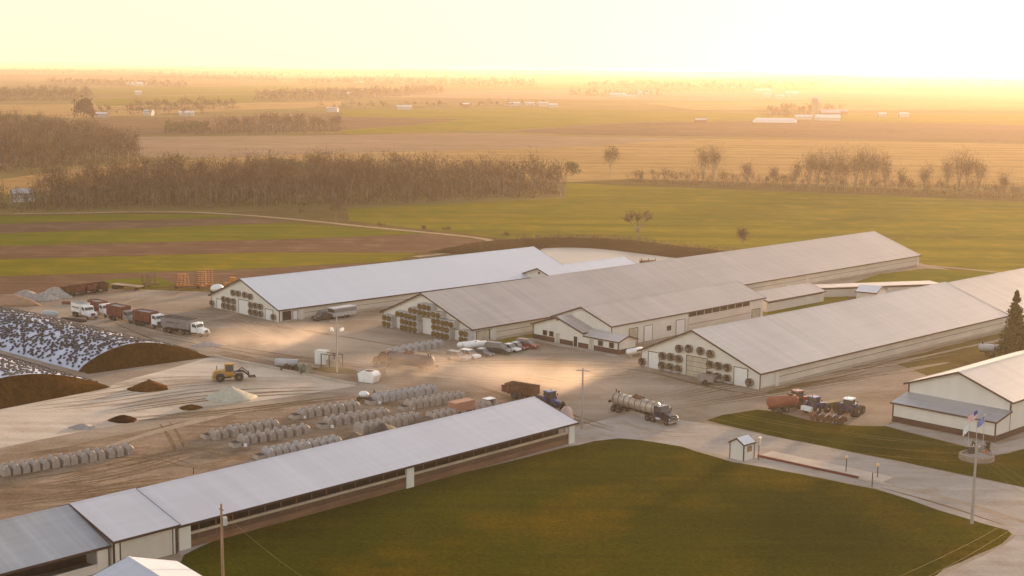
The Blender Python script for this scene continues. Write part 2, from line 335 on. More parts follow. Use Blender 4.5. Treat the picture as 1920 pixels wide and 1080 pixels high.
# worn wheel ruts
for pts, w, m in [
    ([(20,880),(130,865),(220,858),(300,862),(350,878)],0.5,RUT),([(20,874),(130,858),(220,852),(310,856),(366,874)],0.5,RUT),
    ([(200,838),(300,808),(420,778),(560,750)],2.2,PALE),([(150,915),(260,885),(330,872),(380,880)],0.5,RUT),([(100,935),(250,900),(330,890)],0.5,RUT),([(300,796),(322,828),(330,850)],0.7,RUT),([(318,792),(338,820),(345,842)],0.5,RUT),
    ([(40,900),(150,885),(300,850),(360,842)],0.7,RUT),([(340,838),(400,850),(440,862),(380,872)],0.6,RUT),
    ([(400,662),(520,640),(700,640),(900,700),(1130,740)],4.5,PALE),([(250,610),(300,625),(420,655),(600,690),(760,700),(950,720)],3.2,PALE),
    ([(230,600),(300,622),(400,640)],0.8,RUT),([(215,606),(290,640),(380,660)],0.6,RUT),([(500,560),(420,600),(330,600),(220,570)],2.5,PALE),
    ([(1320,760),(1500,735),(1640,705),(1780,680)],3.0,PALE),
    ([(1300,752),(1480,722),(1600,700),(1860,640)],1.5,PALE),([(330,548),(260,560),(210,575),(180,600)],2.0,PALE),
    ([(1200,830),(1340,852),(1366,862)],1.0,PALE),([(1650,908),(1780,935),(1900,975),(1960,990)],1.3,PALE),([(1650,915),(1760,945),(1880,985)],0.6,RUT),
    ([(1160,690),(1230,700),(1330,728),(1440,745)],1.2,RUT)]:
    ribbon('wheel_track', pts, w, 0.276+0.002*random.randint(0, 4)+0.0001*len(pts), m)
_rt = random.Random(11)
for k in range(46):
    # vehicle passes: pairs of faint ruts following the traffic through the yard
    ax, ay, bx, by, m = _rt.choice([(430,640,1150,735,PALE),(1250,760,1700,690,RUT),(1150,770,1330,800,PALE),(230,600,900,700,RUT),(60,900,340,840,RUT),(20,940,330,900,RUT),(420,560,620,650,PALE),(700,690,1180,690,RUT),(220,780,620,740,RUT),(100,760,420,720,PALE),(880,720,1100,800,RUT),(1450,740,1850,660,PALE)])
    j = _rt.uniform(-26, 26); jx = _rt.uniform(-60, 60); w = _rt.uniform(.25, .7)
    for dy in (0, 5.5):
        ribbon('wheel_track', [(ax+jx, ay+j*.6+dy), ((ax*2+bx)/3+jx, (ay*2+by)/3+j+_rt.uniform(-3,3)+dy), ((ax+bx*2)/3+jx, (ay+by*2)/3+j+_rt.uniform(-3,3)+dy), (bx+jx, by+j*.5+dy)], w, 0.276+0.0009*k, m)
# manure pond with its berm
WATER = mat('pond_water', (0.13,0.10,0.07), rough=0.42, var=0.25, scale=0.04, bump=0.02)
PZ = 0.5
sheet('pond', [(1000,478),(1024,464),(1090,460),(1160,463),(1230,472),(1310,485),(1400,500),(1300,520),(1050,520),(980,505)], PZ, WATER)
def berm(name, px, h, w, m, jag=0.3):
    pts = [Vector(G(*p)) for p in px]
    for _ in range(2):
        q = [pts[0]]
        for a, b in zip(pts[:-1], pts[1:]): q += [a*0.75+b*0.25, a*0.25+b*0.75]
        q.append(pts[-1]); pts = q
    rings = []
    n = len(pts)
    for i, p in enumerate(pts):
        d = (pts[min(i+1,n-1)]-pts[max(i-1,0)]).normalized(); nn = Vector((-d.y, d.x)); k = 1 if 0 < i < n-1 else 0.1
        rings.append([(p.x+nn.x*w*t, p.y+nn.y*w*t, 0.2+max(0, h*k*hh+random.uniform(-jag, jag)*hh)) for t, hh in ((-1,0),(-.55,.75),(-.25,1),(.25,1),(.6,.7),(1,0))])
    b = MB(); b.loft(rings, m, closed=False); o = b.build(name, smooth=True); return o
BERMM = ground_mat('berm_earth', [(0.055,0.030,0.014),(0.085,0.050,0.020),(0.06,0.045,0.015)], (0.06,0.4), fine=0.35)
o = berm('terrain', [(860,478),(930,464),(1000,458),(1080,457),(1160,461),(1260,473),(1340,483),(1430,491),(1540,492)], 1.6, 11, BERMM); o['kind'] = 'structure'
REED = mat('dead_reeds', (0.12,0.075,0.035), var=0.4, scale=2)
def twig_cloud(rs, n, rx, ry, rz, zc, w, ln, up=1.0):
    """n thin slivers scattered in an ellipsoid; returns (n*3,3) verts"""
    d = rs.normal(size=(n,3)); d /= np.linalg.norm(d, axis=1)[:,None]; d *= (rs.rand(n,1))**0.45
    c = d*np.array([rx,ry,rz])+np.array([0,0,zc])
    t = rs.normal(size=(n,3)); t[:,2] = np.abs(t[:,2])*1.2+0.5*up; t += d*0.9; t /= np.linalg.norm(t, axis=1)[:,None]
    s = np.cross(t, rs.normal(size=(n,3))); s /= np.linalg.norm(s, axis=1)[:,None]
    L = ln*(0.5+rs.rand(n,1)); ww = w*(0.5+rs.rand(n,1))
    v = np.empty((n,3,3)); v[:,0] = c-s*ww/2; v[:,1] = c+s*ww/2; v[:,2] = c+t*L
    return v.reshape(-1,3)
def cone_tri(p, q, r0, r1, n=4):
    p, q = np.array(p, float), np.array(q, float); d = q-p; d /= np.linalg.norm(d)
    a = np.cross(d, [0.3,0.9,0.1]); a /= np.linalg.norm(a); b = np.cross(d, a); out = []
    A = [p+(a*math.cos(t)+b*math.sin(t))*r0 for t in [2*math.pi*i/n for i in range(n)]]
    B = [q+(a*math.cos(t)+b*math.sin(t))*r1 for t in [2*math.pi*i/n for i in range(n)]]
    for i in range(n):
        j = (i+1) % n; out += [A[i],A[j],B[j],A[i],B[j],B[i]]
    return np.array(out)
def bare_tree(rs, h, spread, ntw, limbs=6, w=0.06, tr=0.02, vase=False, depth=2):
    """returns (trunk verts tri soup, crown verts tri soup) for a leafless tree"""
    tv = []; tips = []
    def grow(p, d, L, r, k):
        q = p+d*L; tv.append(cone_tri(p, q, r, r*0.65, 5 if k == 0 else 3)); tips.append((q, d, L))
        if k < depth:
            for li in range(3 if k else limbs):
                nd = d*(0.9 if not vase else 0.6)+rs.normal(size=3)*spread*(0.75 if k else 0.6); nd[2] = abs(nd[2])*0.8+0.35; nd /= np.linalg.norm(nd)
                if vase and k == 0: a_ = li*6.283/limbs+rs.uniform(-.4,.4); tl = spread*0.65*rs.uniform(.75,1.2); nd = np.array([math.sin(tl)*math.cos(a_), math.sin(tl)*math.sin(a_), math.cos(tl)])
                s = 0.55+0.45*rs.rand(); grow(p+d*L*s, nd, L*((0.40 if vase else 0.55)+0.2*rs.rand()) if k else h*(0.55 if vase else 0.33)*(0.7+0.5*rs.rand()), r*0.5, k+1)
    grow(np.array([0,0,-0.2]), np.array([0,0,1.0]), h*(0.45 if not vase else 0.16), h*tr, 0)
    cv = []; per = max(1, ntw//len(tips))
    for q, d, L in tips[1:]:
        n = per; c = q+rs.normal(size=(n,3))*L*0.28-d*L*0.3*rs.rand(n,1)
        t = d+rs.normal(size=(n,3))*0.75; t[:,2] += 0.25; t /= np.linalg.norm(t, axis=1)[:,None]
        s = np.cross(t, rs.normal(size=(n,3))); s /= np.linalg.norm(s, axis=1)[:,None]
        l = h*0.10*(0.5+rs.rand(n,1)); v = np.empty((n,3,3)); v[:,0] = c-s*w/2; v[:,1] = c+s*w/2; v[:,2] = c+t*l; cv.append(v.reshape(-1,3))
    return np.concatenate(tv), np.concatenate(cv)
def leafy(rs, h, r, n, size, z0=0.15, cone=False):
    """leaf-size quads gathered in clumps through the crown"""
    k = max(6, n//40); cc = []
    for _ in range(k):
        if cone:
            t = rs.rand()**1.3; a = rs.rand()*6.283; rr = r*(1-t)*(0.35+0.65*rs.rand()); cc.append((rr*math.cos(a), rr*math.sin(a), h*(z0+(1-z0)*t), 0.25*r*(1-t)+0.15))
        else:
            a = rs.rand()*6.283; e = rs.rand()*1.6-0.6; rr = r*math.cos(e)*(0.5+0.4*rs.rand()); cc.append((rr*math.cos(a), rr*math.sin(a), h*(z0+(1-z0)*0.5)+h*(1-z0)*0.42*math.sin(e), r*0.33))
    cc = np.array(cc); i = rs.randint(0, k, n); c = cc[i,:3]+rs.normal(size=(n,3))*cc[i,3:4]*0.6
    a = rs.normal(size=(n,3)); a /= np.linalg.norm(a, axis=1)[:,None]; b = np.cross(a, rs.normal(size=(n,3))); b /= np.linalg.norm(b, axis=1)[:,None]
    s = size*(0.6+0.8*rs.rand(n,1)); v = np.empty((n,3,3)); v[:,0] = c-a*s; v[:,1] = c+a*s; v[:,2] = c+b*s*1.6
    return v.reshape(-1,3)
BARK = mat('bark_grey', (0.19,0.14,0.10), var=0.3, scale=0.5)
TWIG = mat('twigs_brown', (0.085,0.042,0.020), var=0.35, scale=0.06, rough=1, spec=0.1)
TWIG2 = mat('twigs_grey', (0.115,0.070,0.040), var=0.35, scale=0.06, rough=1, spec=0.1)
TWIGO = mat('twigs_orange', (0.20,0.085,0.022), var=0.3, scale=0.3, rough=1, spec=0.1)
EVER = mat('evergreen_leaf', (0.055,0.060,0.014), var=0.4, scale=0.6, rough=0.9, spec=0.2)
def in_poly(x, y, P):
    c = False; j = len(P)-1
    for i in range(len(P)):
        if ((P[i][1] > y) != (P[j][1] > y)) and (x < (P[j][0]-P[i][0])*(y-P[i][1])/(P[j][1]-P[i][1])+P[i][0]): c = not c
        j = i
    return c
def wood(name, label, px, h, spacing, ntw, w, mats=(TWIG, TWIG2, BARK, TWIGO), nproto=6, orange=0.03, ever=0.0, seed=1, front=None, cat='wood'):
    rs = np.random.RandomState(seed); P = [G(*p) for p in px]
    xs = [p[0] for p in P]; ys = [p[1] for p in P]
    protos = [bare_tree(rs, 1.0*h, 0.55, ntw, limbs=6, w=w, tr=0.011, depth=1) for _ in range(nproto)]
    evs = [leafy(rs, h*0.8, h*0.25, 160, h*0.035) for _ in range(2)]
    V = []; MI = []
    nx = int((max(xs)-min(xs))/spacing); ny = int((max(ys)-min(ys))/spacing)
    for i in range(nx+1):
        for j in range(ny+1):
            x = min(xs)+(i+rs.uniform(-.5,.5))*spacing; y = min(ys)+(j+rs.uniform(-.5,.5))*spacing
            if not in_poly(x, y, P): continue
            s = rs.uniform(0.55, 1.2); a = rs.rand()*6.28; ca, sa = math.cos(a), math.sin(a)
            M = np.array([[ca,-sa,0],[sa,ca,0],[0,0,1]]).T*s; M[:, 2] *= rs.uniform(0.9, 1.15)
            if rs.rand() < ever:
                v = evs[rs.randint(2)]@M; V.append(v+[x,y,0]); MI.append(np.full(len(v)//3, 4)); continue
            t, c = protos[rs.randint(nproto)]
            V.append(t@M+[x,y,0]); MI.append(np.full(len(t)//3, 2))
            k = 3 if rs.rand() < orange else (1 if rs.rand() < 0.4 else 0)
            V.append(c@M+[x,y,0]); MI.append(np.full(len(c)//3, k))
            # undergrowth
            u = twig_cloud(rs, max(6, ntw//4), spacing*.6, spacing*.6, h*.1, h*.1, w*1.3, h*.1); V.append(u+[x,y,0]); MI.append(np.full(len(u)//3, k))
    V = np.concatenate(V); MI = np.concatenate(MI); f = np.arange(len(V)).reshape(-1,3)
    o = pydata_obj(name, V, f, [mats[0], mats[1], mats[2], mats[3], EVER], MI)
    print(name, label[:30], len(f)); return tag(o, label, cat, kind='stuff')
wood('tree_clump', 'scattered trees between the far left farm buildings', [(135,218),(400,218),(400,211),(150,212)], 12, 22, 70, 0.7, seed=21, ever=0.35)
wood('tree_clump', 'scattered trees among the white buildings of the far village', [(600,206),(1040,201),(1040,197),(600,200)], 11, 30, 60, 0.9, seed=22, ever=0.2)
wood('tree_clump', 'hazy trees behind the far silos', [(1440,222),(1580,214),(1560,208),(1440,212)], 13, 17, 70, 0.8, seed=23)
wood('tree_clump', 'faint trees around the farmstead right of centre', [(1070,180),(1235,182),(1235,178),(1070,176)], 13, 26, 60, 1.1, seed=24)
wood('woodland', 'brown leafless wood on the left beyond the gap field', [(-70,328),(110,320),(262,305),(262,284),(205,264),(70,238),(-70,228)], 15, 9, 120, 0.30, seed=3)
wood('woodland', 'long dark leafless wood across the middle, behind the striped fields', [(50,398),(330,393),(640,389),(850,379),(1052,371),(1046,352),(900,344),(600,336),(300,346),(90,368)], 16, 6.0, 135, 0.20, seed=4, orange=0.02)
wood('woodland', 'small leafless wood left of centre on the tilled field', [(395,255),(640,250),(640,238),(420,240)], 14, 10, 70, 0.45, seed=5)
wood('woodland', 'dark bushy grove at the left end of the small wood', [(307,253),(392,256),(392,244),(320,243)], 11, 8, 80, 0.5, seed=6, ever=0.6)
wood('woodland', 'tree belt behind the far left farmsteads', [(230,210),(445,205),(445,199),(240,202)], 14, 16, 60, 0.8, seed=7, ever=0.2)
wood('woodland', 'far wood at the left edge under the horizon', [(-60,192),(175,189),(170,175),(-60,175)], 16, 20, 60, 1.0, seed=8)
wood('woodland', 'far tree belt above the middle farmsteads', [(480,192),(640,189),(830,176),(830,170),(640,176),(480,183)], 16, 22, 50, 1.2, seed=9, ever=0.1)
wood('woodland', 'faint far tree belt on the left near the horizon', [(90,160),(350,165),(350,159),(90,154)], 16, 32, 40, 2.0, seed=10)
wood('woodland', 'faint wood near the horizon left of centre', [(250,150),(520,156),(530,150),(250,144)], 18, 55, 40, 3.2, seed=11)
wood('woodland', 'faint wide wood near the horizon in the centre', [(560,160),(760,164),(1010,166),(1000,154),(700,150),(560,153)], 18, 50, 40, 2.8, seed=12)
wood('woodland', 'faint wood near the horizon right of centre', [(1080,166),(1250,172),(1400,172),(1540,167),(1540,158),(1150,157)], 20, 48, 40, 2.8, seed=13)
wood('woodland', 'last pale line of trees on the horizon', [(-60,140),(900,150),(1990,166),(1990,158),(900,143),(-60,134)], 22, 190, 30, 9, seed=14)
wood('woodland', 'brush and saplings along the ditch behind the green field', [(1175,345),(1300,350),(1500,358),(1700,366),(1990,382),(1990,372),(1600,354),(1180,338)], 7.5, 4.4, 80, 0.17, seed=15)
wood('woodland', 'scrub around the field pond at the left edge', [(-60,392),(0,388),(60,392),(60,399),(0,402),(-60,402)], 11, 5.5, 110, 0.22, seed=16, orange=0.2)
wood('woodland', 'thin scrub along the farm track below the wood', [(500,400),(650,398),(660,412),(600,412),(520,406)], 3.2, 7, 40, 0.14, seed=17)
# dead reeds on the berm
def reeds():
    rs = np.random.RandomState(5); V = []
    line = [(880,474),(1000,456),(1080,453),(1160,457),(1260,469),(1400,484)]
    P = [np.array(G(*p)) for p in line]
    for a, b in zip(P[:-1], P[1:]):
        for _ in range(170):
            c = a+(b-a)*rs.rand()+rs.normal(size=2)*3.5; v = twig_cloud(rs, 5, .5, .5, .4, .5, .09, .9); V.append(v+[c[0], c[1], 1.1])
    V = np.concatenate(V); tag(pydata_obj('dead_reeds', V, np.arange(len(V)).reshape(-1,3), [REED]), 'brown dead reeds and weeds along the pond berm', 'reeds', kind='stuff')
reeds()
def tree(px, py, h, label, group=None, spread=0.5, ntw=900, vase=False, w=0.06, seed=0, limbs=6, name='bare_tree', m=None):
    rs = np.random.RandomState(seed+int(px)); x, y = G(px, py); t = thing(name, label, 'tree', (x, y, 0.2), group=group)
    a, b = bare_tree(rs, h, spread, ntw, limbs=limbs, w=w, tr=0.016, vase=vase, depth=2)
    o = pydata_obj('trunk', a, np.arange(len(a)).reshape(-1,3), [BARK]); o.parent = t
    o = pydata_obj('crown', b, np.arange(len(b)).reshape(-1,3), [m or TWIG2]); o.parent = t; return t
def forked_tree(px, py, label):
    rs = np.random.RandomState(2); x, y = G(px, py); t = thing('bare_tree', label, 'tree', (x, y, 0.2)); tv = []; cv = []
    tv.append(cone_tri((0,0,-.3),(.1,0,2.6),.34,.27,7))
    for az, rad, hh in ((0,4.6,9.2),(3.1,4.4,8.4),(1.7,2.6,9.6),(4.6,2.4,9.0),(.7,3.6,10.0),(3.8,3.4,9.3)):
        c, s = math.cos(az), math.sin(az); p0 = np.array([.1,0,2.5]); p1 = np.array([c*rad*.35, s*rad*.35, 2.6+(hh-2.6)*.42]); p2 = np.array([c*rad*.8, s*rad*.8, hh*.86])
        tv += [cone_tri(p0, p1, .2, .14, 5), cone_tri(p1, p2, .14, .06, 4)]
        for _ in range(9):
            b0 = p1+(p2-p1)*rs.uniform(.35, 1); d = np.array([c*.8, s*.8, .75])+rs.normal(size=3)*.55; d[2] = abs(d[2])*.7+.1; d /= np.linalg.norm(d); L = rs.uniform(1.3, 2.6); q = b0+d*L
            tv.append(cone_tri(b0, q, .05, .02, 3)); n = 42; o = b0+(q-b0)*rs.rand(n,1)+rs.normal(size=(n,3))*.12
            tt = d+rs.normal(size=(n,3))*.7; tt /= np.linalg.norm(tt, axis=1)[:,None]; sd_ = np.cross(tt, rs.normal(size=(n,3))); sd_ /= np.linalg.norm(sd_, axis=1)[:,None]
            v = np.empty((n,3,3)); v[:,0] = o-sd_*.035; v[:,1] = o+sd_*.035; v[:,2] = o+tt*rs.uniform(.5,1.2,(n,1)); cv.append(v.reshape(-1,3))
    a = np.concatenate(tv); b = np.concatenate(cv)
    for nm, v, m in (('trunk', a, BARK), ('crown', b, TWIG2)): pydata_obj(nm, v, np.arange(len(v)).reshape(-1,3), [m]).parent = t
forked_tree(1195, 452, 'lone leafless tree with a forked spreading crown behind the pond')
tree(1391, 471, 7.5, 'small round leafless tree behind the longest barn roof', spread=0.7, ntw=1300, w=0.09)
tree(1144, 334, 16, 'tall lone leafless tree at the gap right of the long wood', spread=0.4, ntw=1100, w=0.14)
tree(630, 416, 7.5, 'thin leafless tree on the farm track at the corner of the green field', spread=0.5, ntw=700, w=0.1)
tree(566, 411, 4.5, 'small leafless tree left of the track corner', spread=0.5, ntw=400, w=0.1)
HG = 'leafless trees standing along the ditch'
hx = [(1318,344,15),(1338,345,16.5),(1400,350,11),(1450,354,9.5),(1492,357,12),(1517,358,16),(1532,358,16),(1549,359,15.5),(1567,360,17),(1583,360,15),(1604,361,17.5),(1622,361,18.5),(1637,362,17),(1659,362,16.5),(1690,364,10),(1733,368,13),(1775,362,14),(1797,362,17),(1812,362,16),(1834,364,15),(1880,370,10)]
for i, (px, py, h) in enumerate(hx):
    tree(px, py, h*1.08, 'leafless ditch tree beyond the green field, %s from the left of the line' % (ORD[i] if i < 20 else 'last'), HG, spread=0.24, ntw=1000, w=0.12, limbs=11, vase=True)
def bush(px, py, h, r, label, n=900, size=None, m=EVER, cone=False, name='bush', cat='bush', z0=0.1):
    rs = np.random.RandomState(int(px)); x, y = G(px, py); t = thing(name, label, cat, (x, y, 0.2))
    v = leafy(rs, h, r, n, size or h*0.05, z0, cone); o = pydata_obj('crown', v, np.arange(len(v)).reshape(-1,3), [m]); o.parent = t
    MB().cyl((0,0,0),(0,0,h*0.5), 0.03*h, BARK, 0.015*h, n=6).build('trunk', t); return t
bush(1071,331,6.5,4.6,'dark green rounded bush at the right end of the long wood')
bush(157,222,17,12,'large dark round tree beside the far left farmstead', size=1.4, m=TWIG)
for i, (px, py) in enumerate([(715,405+22),(797,433),(837,437),(948,447)]):
    bush(px,py,2.2,1.6,'low brown weedy bush beside the farm track, %s from the left' % ORD[i], n=300, m=TWIG, name='weed_bush')
# ================================================================= BUILDINGS
WALL = mat('white_steel_siding', (0.66,0.62,0.55), var=0.06, scale=0.5, stretch=(1,1,0.2), rough=0.6)
WALLB = mat('barn_white_wall', (0.60,0.56,0.50), var=0.10, scale=0.35, stretch=(1,1,0.3), rough=0.7)
CURT = mat('barn_curtain', (0.58,0.51,0.43), var=0.12, scale=0.6, stretch=(0.3,1,1), rough=0.7)
CONCW = mat('concrete_wall', (0.42,0.36,0.29), var=0.2, scale=0.8, stretch=(0.2,1,1))
TRIM = mat('dark_brown_trim', (0.055,0.028,0.020), var=0.1, rough=0.5)
WAINS = mat('maroon_wainscot', (0.060,0.022,0.017), var=0.12, scale=1, rough=0.5)
DOORW = mat('white_door', (0.72,0.70,0.66), var=0.05, rough=0.5)
DOORG = mat('worn_grey_door', (0.42,0.37,0.28), var=0.25, scale=0.8, stretch=(1,1,0.4))
GLASSD = mat('dark_glass', (0.02,0.02,0.022), rough=0.15, var=0.05)
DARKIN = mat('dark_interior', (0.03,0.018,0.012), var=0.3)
FANR = mat('fan_ring', (0.26,0.21,0.16), var=0.25, scale=2, rough=0.6)
FAND = mat('fan_blades', (0.05,0.03,0.02), var=0.3, scale=2)
FANH = mat('fan_housing_steel', (0.42,0.41,0.40), var=0.15, scale=1, rough=0.5)
FANG = mat('fan_grille_gold', (0.17,0.11,0.03), var=0.35, scale=3)
ROOF_W = roof_mat('roof_white_steel', (0.60,0.61,0.64), rough=0.42, amt=0.05)
ROOF_T = roof_mat('roof_weathered_steel', (0.36,0.315,0.285), rough=0.5, amt=0.18)
ROOF_P = roof_mat('roof_pale_steel', (0.42,0.385,0.36), rough=0.5, amt=0.17)
ROOF_B = roof_mat('roof_bright_steel', (0.50,0.50,0.54), rough=0.42, amt=0.10)
ROOF_O = roof_mat('roof_old_galvanised', (0.34,0.34,0.35), rough=0.5, amt=0.22, seam=1.2)
WOOD = mat('old_boards', (0.17,0.085,0.045), var=0.35, scale=1.2, stretch=(0.15,1,1))
METAL = mat('galvanised_steel', (0.45,0.44,0.43), rough=0.4, metal=0.6, var=0.1)
def local(root_x, root_y, yaw, px, py, u=0.0):
    """surveyed pixel -> (v,z) on the plane x=u of a building standing at root with that yaw"""
    a = R(yaw); U = Vector((math.sin(a), math.cos(a), 0)); V = Vector((-U.y, U.x, 0)); d = ray(px, py); o = Vector((0,0,CAMH)); p0 = Vector((root_x, root_y, 0))+U*u
    t = (p0-o).dot(U)/d.dot(U); q = o+d*t-p0; return q.dot(V), q.z-0.09
def localS(root_x, root_y, yaw, px, py, v=0.0):
    a = R(yaw); U = Vector((math.sin(a), math.cos(a), 0)); V = Vector((-U.y, U.x, 0)); d = ray(px, py); o = Vector((0,0,CAMH)); p0 = Vector((root_x, root_y, 0))+V*v
    t = (p0-o).dot(V)/d.dot(V); q = o+d*t-p0; return q.dot(U), q.z-0.09
def roof_part(name, parent, x0, x1, y0, y1, e, r, m, yr=None, ov=0.5, og=0.6, th=0.14, trim=TRIM, cap=True):
    """two slabs meeting at the ridge plus ridge cap; trim children carry the dark fascia"""
    yr = (y0+y1)/2 if yr is None else yr; b = MB(); X0, X1 = x0-og, x1+og
    sR = (r-e)/(yr-y0); sL = (r-e)/(y1-yr); ea, eb = e-sR*ov, e-sL*ov; A, B = y0-ov, y1+ov
    for (ya, za, yb, zb) in ((A, ea, yr, r), (yr, r, B, eb)):
        b.add([(X0,ya,za),(X1,ya,za),(X1,yb,zb),(X0,yb,zb),(X0,ya,za+th),(X1,ya,za+th),(X1,yb,zb+th),(X0,yb,zb+th)],
              [(3,2,1,0),(4,5,6,7),(0,1,5,4),(1,2,6,5),(2,3,7,6),(3,0,4,7)], m)
    o = b.build(name, parent)
    t = MB(); g = 0.07
    for X in (X0-g, X1):
        for (ya, za, yb, zb) in ((A, ea, yr, r), (B, eb, yr, r)):
            t.add([(X,ya,za-.16),(X+g,ya,za-.16),(X+g,yb,zb-.16),(X,yb,zb-.16),(X,ya,za+th+.02),(X+g,ya,za+th+.02),(X+g,yb,zb+th+.02),(X,yb,zb+th+.02)],
                  [(3,2,1,0),(4,5,6,7),(0,1,5,4),(1,2,6,5),(2,3,7,6),(3,0,4,7)], trim)
    t.box(X0-g,X1+g,A-.06,A-.003,ea-.14,ea+th+.01,trim); t.box(X0-g,X1+g,B+.003,B+.06,eb-.14,eb+th+.01,trim)
    t.build('roof_trim', o)
    if cap:
        c = MB(); c.prism([(0,0)]*0 or [(-.3,-.10*1),(.3,-.10),(0,.03)], 0, 1, m); c = MB()
        c.add([(X0-.02,yr-.3,r+th-sR*.3+.015),(X1+.02,yr-.3,r+th-sR*.3+.015),(X1+.02,yr,r+th+.03),(X0-.02,yr,r+th+.03),(X1+.02,yr+.3,r+th-sL*.3+.015),(X0-.02,yr+.3,r+th-sL*.3+.015)],[(0,1,2,3),(3,2,4,5)], m)
        c.build('ridge_cap', o)
    return o
def wall_part(parent, x0, x1, y0, y1, e, r, m, yr=None, name='wall'):
    yr = (y0+y1)/2 if yr is None else yr; b = MB()
    ring = lambda x: [(x,y0,0),(x,y0,e),(x,yr,r),(x,y1,e),(x,y1,0)]
    b.loft([ring(x0), ring(x1)], m); return b.build(name, parent)
def gdoor(parent, v0, v1, z0, z1, u=0.0, m=DOORW, name='door', frame=TRIM, side='gable', lines=0):
    b = MB(); f = MB(); t = .05
    v0, v1 = min(v0,v1), max(v0,v1); z0 = max(z0, 0.02)
    if side == 'gable':
        b.box(u-t, u-.004, v0, v1, z0, z1, m)
        for a, c, d, e in ((v0-.14,v0-.002,z0,z1+.12),(v1+.002,v1+.14,z0,z1+.12),(v0,v1,z1+.002,z1+.12)): f.box(u-t-.03, u-.003, a, c, d, e, frame)
        for k in range(lines): z = z0+(z1-z0)*(k+1)/(lines+1); b.box(u-t-.012, u-t-.001, v0, v1, z-.03, z+.03, frame)
    else:
        b.box(v0, v1, u-t, u-.004, z0, z1, m)
        for a, c, d, e in ((v0-.12,v0-.002,z0,z1+.1),(v1+.002,v1+.12,z0,z1+.1),(v0,v1,z1+.002,z1+.1)): f.box(a, c, u-t-.03, u-.003, d, e, frame)
    o = b.build(name, parent); f.build('frame', o); return o
def fan(parent, v, z, u=0.0, r=0.78, d=0.55, ring=FANR, blade=FAND, hub=True):
    b = MB(); n = 20
    # conical ring: opens away from the wall
    b.lathe([(u-.003, r*.86),(u-d, r),(u-d-.04, r),(u-d-.04, r*.93),(u-.05, r*.80)], ring, 'x', n, (0,v,z)); o = b.build('fan', parent, smooth=False)
    g = MB()
    for k in range(6):
        a = k*math.pi/3; ca, sa = math.cos(a), math.sin(a); w = .22*r
        g.add([(u-.16,v+ca*.1-sa*w*.4,z+sa*.1+ca*w*.4),(u-.20,v+ca*r*.82-sa*w,z+sa*r*.82+ca*w),(u-.28,v+ca*r*.82+sa*w,z+sa*r*.82-ca*w),(u-.24,v+ca*.1+sa*w*.4,z+sa*.1-ca*w*.4)],[(0,1,2,3),(3,2,1,0)], blade)
    g.cyl((u-.1,v,z),(u-.34,v,z),.13*r+.03,blade,n=8)
    g.build('blades', o); return o
def side_wall(parent, L, e, x0=6.0, sect=15.0, openband=True, curt=CURT, v=0.0):
    """long side with curtain, mid rail, base kerb, pilasters and a dark vent slot under the eave"""
    b = MB(); b.box(x0, L-.3, v-.10, v-.004, 0.5, e*.50, curt); b.box(x0, L-.3, v-.10, v-.004, e*.53, e*.86, curt); b.build('side_curtain', parent)
    b = MB(); b.box(x0, L-.3, v-.13, v-.006, e*.502, e*.528, TRIM); b.box(x0, L-.3, v-.16, v-.006, 0.0, .42, CONCW); b.build('rail', parent)
    if openband:
        b = MB(); b.box(x0, L-.3, v-.05, v-.008, e*.875, e-.02, DARKIN); b.build('vent_slot', parent)
    k = int((L-x0)/45)
    for i in range(k+1):
        X = x0+(L-x0)*i/max(1,k)-.6*(i == k); p = MB(); p.box(X-.5, X+.5, v-.18, v-.002, .01, e-.05, WALLB); p.build('pilaster', parent)
    p = MB(); p.box(.0, x0-.5, v-.06, v-.003, 0, .3, CONCW); p.build('kerb', parent)
def corner(parent, W, e, u=0.0):
    parts('corner_trim', parent, TRIM, [(u-.03, u+.12, -.03, .12, 0, e), (u-.03, u+.12, W-.12, W+.03, 0, e)])
def barn(name, label, cat, x, y, yaw, Wd, L, e, r, roofm, wallm=WALLB, yr=None, og=0.6, ov=0.5, side=True, x0=6, group=None):
    t = thing(name, label, cat, (x, y, 0.09), yaw, group)
    wall_part(t, 0, L, 0, Wd, e, r-.05, wallm, yr); roof_part('roof', t, 0, L, 0, Wd, e, r, roofm, yr, ov, og); corner(t, Wd, e-.1)
    if side: side_wall(t, L, e, x0)
    return t
# --- white-roofed barn on the left
B1 = (-51.0, 311.5, 46.2, 27.4, 92.0, 2.9, 8.0)
x, y, yaw, Wd, L, e, r = B1
b1 = barn('free_stall_barn', 'long barn with a bright white roof, the leftmost of the big barns', 'barn', *B1, ROOF_W, WALL, yr=Wd*.53, side=True)
for px, py in [(397.5,571),(419.5,561),(428,563),(437.5,565),(419.5,576),(428,578),(437.5,580),(437,549),(447,550.5),(459,553),(469,556),(470,572),(479,573),(488.5,575),(470,586),(479,589),(488.5,591),(512.5,595.5)]:
    v, z = local(x, y, yaw, px, py, -.3); fan(b1, v, max(z, 1.0), r=.74)
for a, c, m in [((407,561),(417,582),DOORW),((448,561),(467.5,592),DOORW),((498,579),(512,603),DOORW)]:
    v0, z1 = local(x, y, yaw, *a); v1, z0 = local(x, y, yaw, *c); gdoor(b1, v0, v1, 0.05, min(z1, 3.6) if m is not DOORW else min(max(z1,2.2), 3.4), m=m)
gdoor(b1, .9, 3.0, .1, 2.2, m=GLASSD, side='long', name='window'); gdoor(b1, 3.6, 4.8, .05, 2.2, m=DOORW, side='long')
